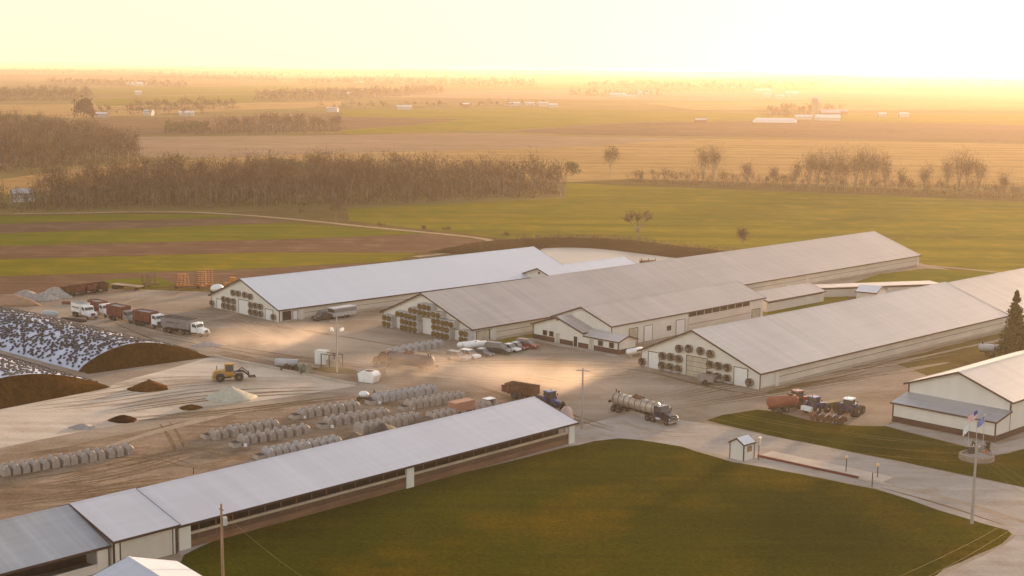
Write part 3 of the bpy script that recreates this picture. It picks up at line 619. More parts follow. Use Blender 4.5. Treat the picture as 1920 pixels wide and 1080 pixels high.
# cross wing with its own gable behind the second barn
ax = thing('barn_wing', 'small white-roofed wing with a gable behind the ridge of the grey barn', 'barn', (10.8, 358.3, 0.09), 44.7)
wall_part(ax, 0, 33, 0, 11.5, 3.5, 5.5, WALL); roof_part('roof', ax, 0, 33, 0, 11.5, 3.5, 5.5, ROOF_W); gdoor(ax, 7.4, 9.6, .4, 2.8, m=mat('red_door',(0.25,0.04,0.03)), frame=DOORW)
gdoor(ax, 5.3, 5.8, 4.1, 4.5, m=GLASSD, name='vent')
# --- longest barn, weathered roof, box fans
B2 = (-7.9, 289.6, 44.9, 28.4, 179.0, 3.05, 8.5)
x, y, yaw, Wd, L, e, r = B2
b2 = barn('free_stall_barn', 'longest barn with a weathered tan-grey roof and stacked box fans on its gable', 'barn', *B2, ROOF_T, WALL, yr=Wd*.54)
U2 = -1.5
grp = [[(285,495),(360,515),(285,600),(355,625)],[(585,560),(650,575),(720,595),(795,610),(585,670),(650,680),(720,700),(800,720)],[(505,435),(575,450),(650,470),(715,480),(790,500)],[(725,375),(800,390)],
       [(880,310),(955,320),(1035,340),(880,410),(955,430),(1030,445)],[(1110,445),(1190,460)],[(1115,560),(1190,570),(1270,590),(1335,600),(1410,620)],[(1115,660),(1190,675),(1265,690),(1340,710),(1115,770),(1190,790),(1265,805),(1340,830)],[(1580,760),(1655,775),(1580,865),(1655,885)]]
for g in grp:
    pts = [local(x, y, yaw, 690+a/9, 540+b/9, U2) for a, b in g]
    v0, v1 = min(p[0] for p in pts)-.72, max(p[0] for p in pts)+.72; z0, z1 = max(.12, min(p[1] for p in pts)-.62), max(p[1] for p in pts)+.62
    h = MB(); h.box(U2, -.004, v0, v1, z0, z1, FANH)
    for k in range(1, max(2, int((v1-v0)/1.4))): vv = v0+(v1-v0)*k/max(2, int((v1-v0)/1.4)); h.box(U2+.05, -.05, vv-.02, vv+.02, z1+.001, z1+.035, DARKIN)
    ho = h.build('fan_housing', b2)
    for v, z in pts: fan(b2, v, max(z, .75), u=U2, r=.60, d=.28, ring=FANG, blade=FANG)
for a, c, m in [((741,593),(751,617),DOORW),((790.5,594),(810.5,627),DOORG),((851,617),(862,641),DOORW)]:
    v0, z1 = local(x, y, yaw, *a); v1, z0 = local(x, y, yaw, *c); gdoor(b2, v0, v1, .05, min(z1, 3.8), m=DOORW)
gdoor(b2, 1.0, 4.6, .3, 2.3, m=DOORG, side='long', name='service_door'); gdoor(b2, 4.9, 6.2, .05, 2.3, side='long')
# --- right barn with round fans
B3 = (44.0, 249.0, 45.6, 27.6, 90.5, 3.1, 8.6)
x, y, yaw, Wd, L, e, r = B3
b3 = barn('free_stall_barn', 'wide barn nearest the tractors, pale roof and large round fans on its gable', 'barn', *B3, ROOF_P, WALL, yr=Wd*.55, x0=5)
for px, py in [(97,565),(250,510),(313,517),(372,532),(247,585),(307,598),(368,607),(375,455),(448,455),(535,472),(610,495),(607,575),(670,585),(737,597),(603,655),(665,667),(735,678),(903,708)]:
    v, z = local(x, y, yaw, 1180+px/4, 540+py/4, -.3); fan(b3, v, max(z, .95), r=.82, d=.6)
for a, c, m in [((147,475),(222,607),DOORW),((433,505),(580,655),DOORG),((790,592),(883,740),DOORW)]:
    v0, z1 = local(x, y, yaw, 1180+a[0]/4, 540+a[1]/4); v1, z0 = local(x, y, yaw, 1180+c[0]/4, 540+c[1]/4); gdoor(b3, v0, v1, .05, min(z1, 4.2), m=m, lines=3 if m is DOORG else 0)
sh = MB()
for v in (6.5, 8.4, 18.5, 20.4): sh.box(-1.0, -.06, v-.7, v+.7, .25, .42, FANH)
sh.build('fan_shelf', b3)
# its far continuation with a lower, darker roof
a45 = R(45.6); ex, ey = 44.0+math.sin(a45)*91.4, 249.0+math.cos(a45)*91.4
b3b = barn('free_stall_barn', 'darker roofed continuation of the right barn behind the spruce', 'barn', ex-math.cos(a45)*1.2*-1, ey-math.sin(a45)*1.2, 45.6, 30.0, 95, 2.75, 8.35, ROOF_T, WALL, yr=30*.55, og=.1)
# --- parlor building between them
PC = (20.2, 285.8, 43.9, 15.9, 53.6, 4.6, 7.45)
x, y, yaw, Wd, L, e, r = PC
pc = thing('parlor_building', 'tan-roofed milking parlor building with large side doors between the office and the grey barn', 'building', (x, y, .09), yaw)
wall_part(pc, 0, L, 0, Wd, e, r-.05, WALL); roof_part('roof', pc, 0, L, 0, Wd, e, r, ROOF_T, og=.5, ov=.4); corner(pc, Wd, e-.1)
for (ax_, ay_), (bx_, by_), m, nm in [((1180,617),(1195,638),DOORG,'door'),((1208,612),(1222,642),DOORW,'door'),((1251,612),(1257,619),GLASSD,'window'),((1268,601),(1283,625),DOORW,'door'),((1410,581),(1424,598),DOORG,'door')]:
    x0_, z1 = localS(x, y, yaw, ax_, ay_); x1_, z0 = localS(x, y, yaw, bx_, by_); gdoor(pc, x0_, x1_, z0 if nm == 'window' else .05, min(max(z1, 1.2), 4.0), m=m, side='long', name=nm)
for px, py in ((1162,627),(1204,640)):
    pass
x0_, _ = localS(x, y, yaw, 1290, 600); x1_, _ = localS(x, y, yaw, 1405, 575)
b = MB(); b.box(x0_, x1_, -.05, -.004, 3.35, 4.3, DARKIN); b.build('vent_slot', pc)
b = MB()
for k in range(9): X = x0_+(x1_-x0_)*k/8; b.box(X-.06, X+.06, -.12, -.052, 3.36, 4.29, WALLB)
b.build('slot_post', pc)
b = MB(); b.box(x0_, x1_, -.30, -.004, .3, 3.2, CURT); b.build('side_curtain', pc)
b = MB(); b.box(x0_, x1_, -.34, -.302, 1.7, 1.78, TRIM); b.box(x0_, x1_, -.34, -.302, .2, .3, TRIM); b.build('rail', pc)
b = MB()
for k in range(9): b.box(-.05, -.004, Wd*.2+k*.9, Wd*.2+k*.9+.05, 4.4, 5.0+.35*(4-abs(4-k)), CURT)
b.build('gable_slat', pc)
# link building and transfer lane between the barns
lk = thing('link_building', 'low link building joining the parlor to the longest barn', 'building', (*G(1500,545), .09), 45.0)
lk.location = (G(1437,586)[0], G(1437,586)[1], .09)
wall_part(lk, 0, 24, 0, 9, 2.6, 4.0, WALL); roof_part('roof', lk, 0, 24, 0, 9, 2.6, 4.0, ROOF_T, og=.2)
b = MB(); b.box(.5, 23, -.05, -.004, 2.0, 2.55, DARKIN); b.build('vent_slot', lk)
g0, g1 = G(1492,560), G(1700,556); lyaw = yaw_of((1492,560),(1760,550)); Ll = math.dist(g0, G(1760,550))
cw = thing('covered_walkway', 'low roofed walkway of concrete wall crossing behind the right barn', 'walkway', (*g0, .09), lyaw)
b = MB(); b.box(0, Ll, 0, .3, 0, 2.3, WALLB); b.box(0, Ll, 4.2, 4.5, 0, 2.3, WALLB); b.build('wall', cw)
b = MB(); b.box(-.3, Ll+.3, -.5, 5, 2.35, 2.5, ROOF_T); b.build('roof', cw)
b = MB(); b.box(0, Ll, -.05, -.004, 1.9, 2.25, DARKIN); b.build('vent_slot', cw)
kn = thing('roofed_hatch', 'small white gabled roof peeking over the ridge of the right barn', 'shed', (*G(1605,566), .09), 120)
wall_part(kn, 0, 5, 0, 8, 2.6, 3.6, WALL); roof_part('roof', kn, 0, 5, 0, 8, 2.6, 3.6, ROOF_W, og=.2)
# --- office in front of the parlor
OY = 45.2; ox, oy = 14.4, 285.9
of = thing('farm_office', 'white office with dark maroon wainscot and three doors', 'building', (ox, oy, .09), OY)
# gabled main block: v 0..14 (ridge at 7), low wing continues toward v=-9
wall_part(of, 0, 11, 0, 14, 3.15, 5.4, WALL); roof_part('roof', of, 0, 11, 0, 14, 3.15, 5.4, ROOF_P, og=.4, ov=.35)
b = MB(); b.loft([[(0,-9.5,0),(0,-9.5,2.5),(2.6,-9.5,3.4),(5.2,-9.5,2.5),(5.2,-9.5,0)],[(0,0,0),(0,0,2.5),(2.6,0,3.4),(5.2,0,2.5),(5.2,0,0)]], WALL); b.build('wing_wall', of)
b = MB()
for xa, za, xb, zb in ((-.4,2.5,2.6,3.45),(5.6,2.5,2.6,3.45)):
    b.add([(xa,-9.9,za),(xa,-.4,za),(xb,.6,zb),(xb,-9.9,zb),(xa,-9.9,za+.12),(xa,-.4,za+.12),(xb,.6,zb+.12),(xb,-9.9,zb+.12)],[(0,3,2,1),(4,5,6,7),(0,1,5,4),(1,2,6,5),(2,3,7,6),(3,0,4,7)], ROOF_P)
wr = b.build('wing_roof', of)
b = MB(); b.box(-.46,-.405,-9.95,-.35,2.4,2.64,TRIM)
for s, (xa, xb) in enumerate(((-.4,2.6),(5.6,2.6))): b.add([(xa,-9.97,2.36),(xb,-9.97,3.31),(xb,-9.97,3.6),(xa,-9.97,2.65),(xa,-9.905,2.36),(xb,-9.905,3.31),(xb,-9.905,3.6),(xa,-9.905,2.65)],[(0,1,2,3),(7,6,5,4),(0,4,5,1),(3,2,6,7)],TRIM)
b.build('roof_trim', wr)
b = MB(); b.box(-.07,-.004,-9.5,14,0.0,.95,WAINS); b.box(-.07,5.2,-9.57,-9.504,0,.95,WAINS); b.box(-.1,-.004,-9.5,14,.95,1.0,TRIM); b.build('wainscot', of)
parts('corner_trim', of, TRIM, [(-.09,.1,-9.59,-9.4,0,2.45),(-.09,.1,13.9,14.08,0,3.1)])
for px, py, k in [(239,400,'w'),(306,413,'w'),(368,452,'d'),(563,487,'D'),(728,520,'d'),(825,508,'w'),(943,532,'w')]:
    v, z = local(ox, oy, OY, 980+px/5.647, 560+py/5.647, 0)
    if k == 'w': gdoor(of, v-.45, v+.45, 1.15, 2.1, u=-.07, m=GLASSD, name='window', frame=TRIM)
    else: gdoor(of, v-.5, v+.5, .05, 2.1, u=-.07, m=GLASSD if k == 'D' else DOORG, frame=DOORW)
b = MB(); b.box(-.25,-.004,6.7,7.3,4.75,4.95,TRIM); b.build('wall_lamp', of)
b = MB(); b.box(-2.0,-.2,-10,14.3,.0,.05,PAVE)
sw = b.build('path', None); sw.parent = None; sw.location = (ox, oy, .1); sw.rotation_euler = (0,0,R(90-OY)); tag(sw, kind='structure')
# --- machine shed at the right
sx, sy, SY, sW = 77.3, 217.4, 45.4, 17.6
sd_ = thing('machine_shed', 'tall white shed with maroon base and a lean-to across its front, by the flag poles', 'shed', (sx, sy, .09), SY)
wall_part(sd_, 0, 38, 0, sW, 5.75, 8.9, WALL); roof_part('roof', sd_, 0, 38, 0, sW, 5.75, 8.9, ROOF_P, og=.6, ov=.6); corner(sd_, sW, 5.7)
b = MB(); b.loft([[(-4.6,0,0),(-4.6,0,3.1),(0,0,4.0),(0,0,0)],[(-4.6,sW,0),(-4.6,sW,3.1),(0,sW,4.0),(0,sW,0)]], WALL); b.build('lean_to_wall', sd_)
b = MB(); b.add([(-5.0,-.3,3.08),(-5.0,sW+.3,3.08),(-.003,sW+.3,4.08),(-.003,-.3,4.08),(-5.0,-.3,3.2),(-5.0,sW+.3,3.2),(-.003,sW+.3,4.2),(-.003,-.3,4.2)],[(0,1,2,3),(7,6,5,4),(0,4,5,1),(1,5,6,2),(3,2,6,7),(0,3,7,4)], ROOF_O); lr = b.build('lean_to_roof', sd_)
b = MB(); b.box(-5.06,-5.002,-.36,sW+.36,2.98,3.24,TRIM)
b.add([(-5.06,-.36,2.95),(0,-.36,3.95),(0,-.36,4.24),(-5.06,-.36,3.24),(-5.06,-.302,2.95),(0,-.302,3.95),(0,-.302,4.24),(-5.06,-.302,3.24)],[(0,1,2,3),(7,6,5,4),(0,4,5,1),(3,2,6,7)],TRIM)
b.build('roof_trim', lr)
b = MB(); b.box(-4.67,-4.604,0,sW,0,.95,WAINS); b.box(-4.67,38,-.07,-.004,0,.95,WAINS); b.build('wainscot', sd_)
parts('corner_trim', sd_, TRIM, [(-4.7,-4.5,-.1,.1,0,3.1),(-4.7,-4.5,sW-.1,sW+.1,0,3.1),(-.1,.1,-.1,.1,4.2,5.6),(-.1,.1,sW-.1,sW+.1,4.2,5.6)])
# --- long open barn in the foreground (three roofs, three things)
def open_barn(name, label, x, y, yaw, Wd, L, e, r, roofm, yr, posts, rails=True):
    t = thing(name, label, 'barn', (x, y, .09), yaw); roof_part('roof', t, 0, L, 0, Wd, e, r, roofm, yr, .45, .35)
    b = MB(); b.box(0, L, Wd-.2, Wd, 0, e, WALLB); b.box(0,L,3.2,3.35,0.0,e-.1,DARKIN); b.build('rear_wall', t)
    b = MB(); b.box(0, L, -.06, .12, 0, .85, WOOD); b.build('lower_boards', t)
    b = MB(); b.box(0.3, L-.3, -.02, .06, .87, e*.52, WOOD)
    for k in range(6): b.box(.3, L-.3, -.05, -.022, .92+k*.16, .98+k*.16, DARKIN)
    b.build('board_wall', t)
    b = MB(); b.box(.3, L-.3, -.20, .08, e*.52+.02, e*.52+.30, mat('rolled_curtain',(0.42,0.33,0.24),var=.25,scale=1.5,stretch=(.3,1,1))); b.build('rolled_curtain', t)
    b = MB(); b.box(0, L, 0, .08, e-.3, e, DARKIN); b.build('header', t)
    for X, w in posts:
        p = MB(); p.box(X-w/2, X+w/2, -.24, .1, 0, e-.05, WALL); p.build('post', t)
    parts('stud', t, WOOD, [(.6+k*2.4, .72+k*2.4, -.055, 0, .86, e-.3) for k in range(int(L/2.4))]); return t
fy = 43.4
fb = open_barn('calf_barn', 'long open-sided calf barn with a bright steel roof across the foreground', -38.6, 160.6, fy, 14.6, 70.2, 3.1, 5.45, ROOF_B, 8.6, [(1.0,1.6),(36.5,1.3),(69.4,1.2)])
U_ = Vector((math.sin(R(fy)), math.cos(R(fy)))); base = Vector((-38.6,160.6))
mb_ = base-U_*8.6
mid = thing('calf_barn_entry', 'taller middle section of the foreground barn with a wide closed white door', 'barn', (mb_.x-.0, mb_.y-.0, .09), fy)
wall_part(mid, .05, 8.15, -.6, 14.4, 3.45, 5.65, WALL, 8.2); roof_part('roof', mid, 0, 8.15, -.6, 14.4, 3.5, 5.7, ROOF_B, 8.2, .5, .25)
gdoor(mid, .9, 7.6, .05, 3.2, u=-.6, m=mat('cream_steel',(0.55,0.50,0.43),var=.07,scale=.6), side='long'); parts('corner_trim', mid, TRIM, [(-.02,.15,-.7,-.5,0,3.6),(8.05,8.2,-.7,-.5,0,3.6)])
lb_ = mb_-U_*26
lf = thing('calf_barn', 'old open shed with a streaked grey galvanised roof at the lower left', 'barn', (lb_.x, lb_.y, .09), fy)
roof_part('roof', lf, 0, 25.7, 0, 14.2, 3.0, 5.6, ROOF_O, 8.2, .5, .0)
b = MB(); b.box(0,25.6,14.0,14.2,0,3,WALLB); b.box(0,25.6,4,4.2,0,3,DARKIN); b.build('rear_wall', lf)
b = MB(); b.box(0,25.6,-.05,.15,0,1.0,WALLB); b.box(0,25.6,-.07,-.052,.6,.9,CURT); b.build('front_wall', lf)
b = MB(); b.box(24.3,25.6,-.12,.1,0,2.9,WALL); b.build('post', lf)
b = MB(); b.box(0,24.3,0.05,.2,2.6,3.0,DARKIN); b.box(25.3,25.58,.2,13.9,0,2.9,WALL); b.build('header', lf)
# --- little roof at the bottom edge: ridge runs toward the viewer
hp = G(241,1047,4.6); 
sm = thing('garden_shed', 'small building at the bottom edge showing one blue-grey and one sunlit roof slope', 'shed', (*hp, .09), 45+90+6)
roof_part('roof', sm, 0, 12, -5.2, 5.2, 3.0, 4.6, ROOF_B, 0, .3, .0); wall_part(sm, .2, 12, -5, 5, 3.0, 4.5, WALL, 0)
# --- weigh house
wp = G(1392,866); wyaw = yaw_of((1372,860),(1393,866))
wh = thing('scale_house', 'tiny white weigh hut with dark corner trim beside the concrete truck scale', 'shed', (*G(1394,866), .09), 45)
wall_part(wh, 0, 2.6, 0, 2.5, 2.45, 3.2, WALL, 1.25); roof_part('roof', wh, 0, 2.6, 0, 2.5, 2.45, 3.2, ROOF_W, 1.25, .12, .12, th=.07, cap=False); corner(wh, 2.5, 2.4)
b = MB(); b.box(2.45,2.63,-.03,.1,0,2.4,TRIM); b.build('corner_trim', wh)
gdoor(wh, 1.0, 1.7, 1.2, 1.9, side='long', m=mat('amber_window',(0.35,0.2,0.08),rough=.2), name='window')
# silage utility cabinet + tank on the island
def small_building(px, py, yaw, w, l, e, r, label, roofm=ROOF_P, wallm=WALL, cat='shed', name='shed', group=None, door=True):
    t = thing(name, label, cat, (*G(px, py), .09), yaw, group); wall_part(t, 0, l, 0, w, e, r-.03, wallm); roof_part('roof', t, 0, l, 0, w, e, r, roofm, None, .3, .3, cap=False)
    if door: gdoor(t, w*.35, w*.65, .05, e*.8, m=DARKIN)
    return t
# --- far farmsteads
FS = mat('far_white_siding', (0.45,0.43,0.40), var=.05); FR = mat('far_red_siding', (0.30,0.09,0.05), var=.1)
RW = roof_mat('far_white_roof', (0.60,0.60,0.60), amt=.03); RG = roof_mat('far_grey_roof', (0.42,0.40,0.40), amt=.05); RT = roof_mat('far_teal_roof', (0.25,0.36,0.33), amt=.05)
DG = 'buildings of far farmsteads'
far = [(178,221,70,12,18,5,8,'low white-roofed shed beside the big round tree at the far left',RW,FS),(268,217,100,12,14,6,9,'pale teal-roofed farmhouse among the far left trees',RT,FS),(335,217,80,13,24,4,7,'white-roofed shed right of the teal-roofed house',RW,FS),
 (238,161,80,40,70,7,14,'largest white barn roof near the horizon at the left',RW,FS),(254,178,60,10,18,6,10,'bright sunlit farm building below the white far barn',RW,FS),(632,179,80,14,40,5,8,'white far building at the right end of the left tree belt',RW,FS),(664,156,80,16,50,6,10,'tiny white building under the horizon left of centre',RW,FS),
 (612,210,90,12,20,5,8,'pale shed at the left end of the far village',RG,FS),(745,206,80,14,28,5,8,'white-roofed shed left of the middle of the far village',RW,FS),(868,201,80,12,14,5,8,'dark-walled house with a white roof in the far village',RW,FR),(955,199,80,14,28,5,8,'first white barn of the four at the right end of the far village',RW,FS),(985,199,85,12,22,5,8,'second white barn of the four at the right end of the far village',RW,FS),(1010,200,75,14,22,6,9,'third white barn of the four at the right end of the far village',RW,FS),(1030,202,85,12,18,5,8,'last white barn of the four at the right end of the far village',RW,FS),
 (1145,183,80,22,45,7,12,'largest white barn of the farmstead right of centre',RW,FS),(1172,184,90,14,30,5,8,'low white shed in the middle of the farmstead right of centre',RW,FS),(1196,180,80,18,30,7,12,'right-hand white barn of the farmstead right of centre',RW,FS),
 (1416,172,80,20,60,6,10,'faint long roof left of the bright farmstead',RW,FS),(1430,183,85,16,25,8,12,'left white barn of the bright farmstead on the right',RW,FS),(1455,184,80,14,28,6,9,'middle white shed of the bright farmstead on the right',RW,FS),(1474,180,88,20,42,8,13,'long white barn of the bright farmstead on the right',RW,FS),
 (1304,231,88,9,17,4,7,'grey-roofed shed alone on the far green field',RG,FR),(1492,224,85,12,30,4,7,'white-roofed low shed left of the far silos',RW,FS),(1530,226,95,20,40,4,9,'largest white-roofed barn below the far silos',RW,FS),(1540,219,88,16,34,6,12,'grey-roofed barn with a red gable behind the white one',RG,FR),(1565,216,90,14,24,6,10,'far barn to the right of the red gabled one',RG,FR),(1648,219,80,10,16,4,7,'small white house right of the far farmstead',RW,FS),(1688,220,80,12,18,5,8,'farthest right white house on the sunlit plain',RW,FS)]
for px, py, yw, w, l, e_, r_, lab, rm, wm in far: small_building(px, py, yw, w*.72, l*.68, e_*.8, r_*.72, lab, rm, wm, 'farm building', 'farm_building', DG, door=True)
hs = small_building(26, 380, 60, 8, 11, 4.6, 7.0, 'white house with a grey roof by the pond at the left edge', RG, FS, 'house', 'farmhouse'); hs.scale = (.75,.75,.75)
gh = thing('greenhouse_tunnel', 'long white hooped tunnel on the far green field', 'greenhouse', (*G(1412,230), .2), 90)
b = MB(); b.loft([[(X, 6*math.cos(a), 5*math.sin(a)*k) for a in [math.pi*i/8 for i in range(9)]] for X, k in ((0,.3),(3,1),(42,1),(46,.6))], RW); b.build('cover', gh); b = MB(); b.box(0,46,-6.1,6.1,0,.4,CONCW); b.build('base', gh)
SILO = mat('silo_concrete', (0.30,0.22,0.15), var=.1)
for px, py, h_, rr, lab in ((1527,219,22,4.0,'tall far concrete silo with a dome cap'),(1534,218,16,2.8,'shorter narrow silo right of the tall one')):
    s = thing('silo', lab, 'silo', (*G(px, py), 0)); b = MB(); b.cyl((0,0,0),(0,0,h_),rr,SILO,n=16); b.build('shell', s); b = MB(); b.ellipsoid((0,0,h_),(rr,rr,rr*.7),RG,zmin=0); b.build('dome', s)
# ================================================================= VEHICLES AND OBJECTS
RUBBER = mat('tyre_rubber', (0.035,0.030,0.027), var=0.2, rough=0.9)
def paint(name, c, rough=0.35, var=0.10): return mat(name, c, var=var, scale=1.5, rough=rough)
WHITE = paint('white_paint', (0.78,0.77,0.74)); BLUEP = paint('tractor_blue', (0.02,0.045,0.16)); REDP = paint('tractor_red', (0.22,0.03,0.015)); YEL = paint('loader_yellow', (0.42,0.22,0.02), .5, .3)
RUST = mat('rusty_steel', (0.11,0.042,0.018), var=0.45, scale=1.8, rough=0.8); RUST2 = mat('red_box_steel', (0.15,0.035,0.018), var=0.25, scale=1.0, rough=0.6)
GREYP = paint('grey_body', (0.25,0.22,0.21), var=.2); DARKP = paint('dark_paint', (0.03,0.03,0.035)); NAVY = paint('navy_paint', (0.018,0.018,0.035)); CHROME = mat('chrome', (0.6,0.6,0.6), metal=0.9, rough=0.2)
STEELT = mat('dusty_stainless_tank', (0.44,0.36,0.29), metal=0.35, rough=0.38, var=0.25, scale=0.8, stretch=(1,1,.5)); TANKB = mat('dark_blue_tank', (0.055,0.05,0.065), var=.2, rough=0.65)
GLASS = mat('cab_glass', (0.07,0.075,0.07), rough=0.12, var=0.05); FRAME = mat('chassis_black', (0.04,0.032,0.028), var=.3); SILV = paint('silver_paint', (0.42,0.42,0.42)); MAROON = paint('maroon_paint', (0.20,0.02,0.02))
ORANGE = mat('orange_steel', (0.45,0.17,0.035), var=.35, scale=2); LAMPM = mat('headlight_lens', (0.8,0.78,0.7), rough=0.1); TAIL = mat('tail_lamp_red', (0.5,0.02,0.02), rough=.3)  # ORANGE: plain orange mottled by noise, for implements, beacons and the plough reflector
def wheel(p, x, y, r, w=.3, rim=SILV, side=1):
    b = MB(); b.lathe([(-w/2,r*.62),(-w/2,r*.9),(-w/2+.05,r),(w/2-.05,r),(w/2,r*.9),(w/2,r*.62)], RUBBER, 'y', 20, (x,y,r))
    o = b.build('wheel', p); g = MB(); g.lathe([(-w/2+.04,r*.6),(-w/2+.02,r*.3),(-w/2-.02,r*.12),(w/2+.02,r*.12),(w/2-.02,r*.3),(w/2-.04,r*.6)], rim, 'y', 14, (x,y,r)); g.build('rim', o); return o
def axles(p, xs, tr, r, w=.3, rim=SILV, dual=False):
    for x in xs:
        for s in (-1, 1): wheel(p, x, s*(tr-w/2), r, w*(1.9 if dual else 1), rim)
def lights(p, x, y, z, m=LAMPM, name='headlight', s=.12, d=.04):
    for k in (-1, 1): b = MB(); b.box(x, x+d, k*y-s, k*y+s, z-s*.7, z+s*.7, m); b.build(name, p)
def cab_conv(p, x, paintm, hood=True, w=2.3, top=2.75, z0=.75):
    """conventional truck cab: x is the back of the cab, bonnet forward"""
    y = w/2
    b = MB(); b.prism([(x,z0),(x,top-.2),(x+.12,top),(x+1.25,top),(x+1.65,top-.85),(x+1.65,z0)], -y, y, paintm, (.12,.93)); c = b.build('cab', p)
    g = MB(); g.add([(x+1.30,-y+.2,top-.12),(x+1.30,y-.2,top-.12),(x+1.68,y-.15,top-.86),(x+1.68,-y+.15,top-.86)],[(0,3,2,1)],GLASS)
    g.build('windscreen', c)
    for s in (-1, 1): g = MB(); g.box(x+.35, x+1.25, s*(y+.004) if s > 0 else -(y+.03), s*(y+.03) if s > 0 else -(y+.004), top-.85, top-.2, GLASS); g.build('side_window', c)
    if hood:
        h = MB(); h.prism([(x+1.66,z0),(x+1.66,top-.92),(x+2.5,top-1.05),(x+3.15,top-1.25),(x+3.3,z0)], -y*.72, y*.72, paintm, (.15,.9)); ho = h.build('hood', p)
        for s in (-1,1):
            f = MB(); f.prism([(x+1.9,.75),(x+1.95,1.25),(x+2.3,1.45),(x+2.9,1.4),(x+3.25,1.1),(x+3.25,.75)], s*y*.72 if s>0 else -y, y if s>0 else -y*.72, paintm, (.05,.95)); f.build('fender', p)
        gr = MB(); gr.box(x+3.26, x+3.36, -.5, .5, z0+.05, top-1.38, CHROME); gr.box(x+3.365, x+3.38, -.42,.42, z0+.15, top-1.48, FRAME); gr.build('grille', p)
        lights(p, x+3.26, y*.82, 1.05); bm = MB(); bm.box(x+3.25, x+3.5, -y, y, .45, .74, CHROME); bm.build('bumper', p)
        wheel(p, x+2.6, -(y-.15), .5, .3); wheel(p, x+2.6, y-.15, .5, .3)
    else:
        gr = MB(); gr.box(x+1.66, x+1.72, -.8, .8, z0, z0+.7, FRAME); gr.build('grille', p); lights(p, x+1.66, y*.75, .95); bm = MB(); bm.box(x+1.6, x+1.85, -y, y, .4, .7, FRAME); bm.build('bumper', p)
        wheel(p, x+.8, -(y-.15), .5, .3); wheel(p, x+.8, y-.15, .5, .3)
    for s in (-1, 1): m = MB(); m.box(x+1.45, x+1.55, s*(y+.1)-.12, s*(y+.1)+.12, top-.95, top-.4, FRAME); m.build('mirror', p)
def dump_body(p, x0, x1, w, z0, z1, m, tarp=None, rim=None, flare=1.0):
    b = MB(); t = .08; y = w/2
    b.box(x0, x1, -y, y, z0, z0+t, m); b.box(x0, x0+t, -y, y, z0+t, z1, m); b.box(x1-t, x1, -y, y, z0+t, z1, m); b.box(x0+t, x1-t, -y, -y+t, z0+t, z1, m); b.box(x0+t, x1-t, y-t, y, z0+t, z1, m)
    o = b.build('box_body', p); k = max(3, int((x1-x0)/.9))
    parts('rib', o, m, [(x0+(x1-x0-.08)*i/k, x0+(x1-x0-.08)*i/k+.08, s*(y+.035)-.033, s*(y+.035)+.033, z0, z1) for i in range(k+1) for s in (-1, 1)])
    rm = rim or m; e = MB()
    for a in ((x0-.04,x1+.04,-y-.06,-y+.08),(x0-.04,x1+.04,y-.08,y+.06),(x0-.04,x0+.1,-y+.08,y-.08),(x1-.1,x1+.04,-y+.08,y-.08)): e.box(*a, z1+.002, z1+.12, rm)
    e.build('top_rail', o)
    if tarp: q = MB(); q.box(x0+.1, x1-.1, -y+.1, y-.1, z1-.35, z1-.1, tarp); q.build('load_cover', p)
    return o
def chassis(p, x0, x1, z=.75): b = MB(); b.box(x0, x1, -.5, -.35, z, z+.22, FRAME); b.box(x0, x1, .35, .5, z, z+.22, FRAME); b.box(x0, x1, -.349, .349, z+.03, z+.12, FRAME); b.build('chassis', p)
TARP = mat('grey_mesh_tarp', (0.25,0.25,0.24), var=.2, scale=2)
def centre(p1, p2): a = G(*p1); b = G(*p2); return ((a[0]+b[0])/2, (a[1]+b[1])/2)
SC = 0.92
# --- five farm trucks parked upper left
TG = 'farm trucks parked on the gravel at the left'
t = thing('dump_truck', 'white box dump truck with a white cab, leftmost of the parked trucks', 'truck', centre((140,592),(178,599)), 136, TG)
chassis(t, -3.6, 3.0); cab_conv(t, .6, WHITE); dump_body(t, -3.8, .3, 2.4, 1.15, 3.1, WHITE, TARP, GREYP); axles(t, (-2.9,-1.7), 1.2, .5, .28, WHITE, True)
b = MB()
for k in range(9): b.box(-3.3+k*.36, -3.3+k*.36+.2, -1.29, -1.275, 2.0, 2.25+(k%3)*.06, DARKP)
b.build('lettering', t)
t = thing('dump_truck', 'truck with a white cab and red box, second from the left', 'truck', centre((175,585),(208,598)), 136, TG)
chassis(t, -3.8, 3.0); cab_conv(t, .8, WHITE); dump_body(t, -4.2, .5, 2.4, 1.15, 3.0, RUST2, TARP); axles(t, (-3,-1.8), 1.2, .5, .28, WHITE, True)
t = thing('dump_truck', 'truck with a tall red box and dark cab, middle of the parked trucks', 'truck', centre((213,597),(252,608)), 130, TG)
chassis(t, -4, 3.0); cab_conv(t, 1.2, GREYP, True, top=2.6); dump_body(t, -4.6, .9, 2.45, 1.1, 3.2, RUST2, TARP); axles(t, (-3.2,-2.0), 1.2, .52, .28, RUST, True)
t = thing('dump_truck', 'truck with a red box and a flat-fronted white cab', 'truck', centre((263,608),(302,617)), 128, TG)
chassis(t, -4.4, 3.0); cab_conv(t, 1.7, WHITE, False, top=2.9); dump_body(t, -4.4, 1.2, 2.45, 1.1, 3.15, RUST2, TARP); axles(t, (-3.2,-2.0), 1.2, .52, .28, RUST, True)
t = thing('grain_truck', 'long grey bodied truck with a white cab, nearest of the parked trucks', 'truck', centre((314,621),(386,633)), 121, TG)
chassis(t, -5.6, 4.4); cab_conv(t, 2.3, WHITE); dump_body(t, -6.0, 2.0, 2.45, 1.25, 3.25, GREYP, FRAME, FRAME); axles(t, (-5,-3.8,.2,1.4), 1.2, .5, .28, SILV, True)
b = MB()
for k in range(11): b.box(-4.4+k*.36, -4.4+k*.36+.2, -1.31, -1.295, 2.2, 2.4+(k%3)*.05, DARKP)
b.build('lettering', t)
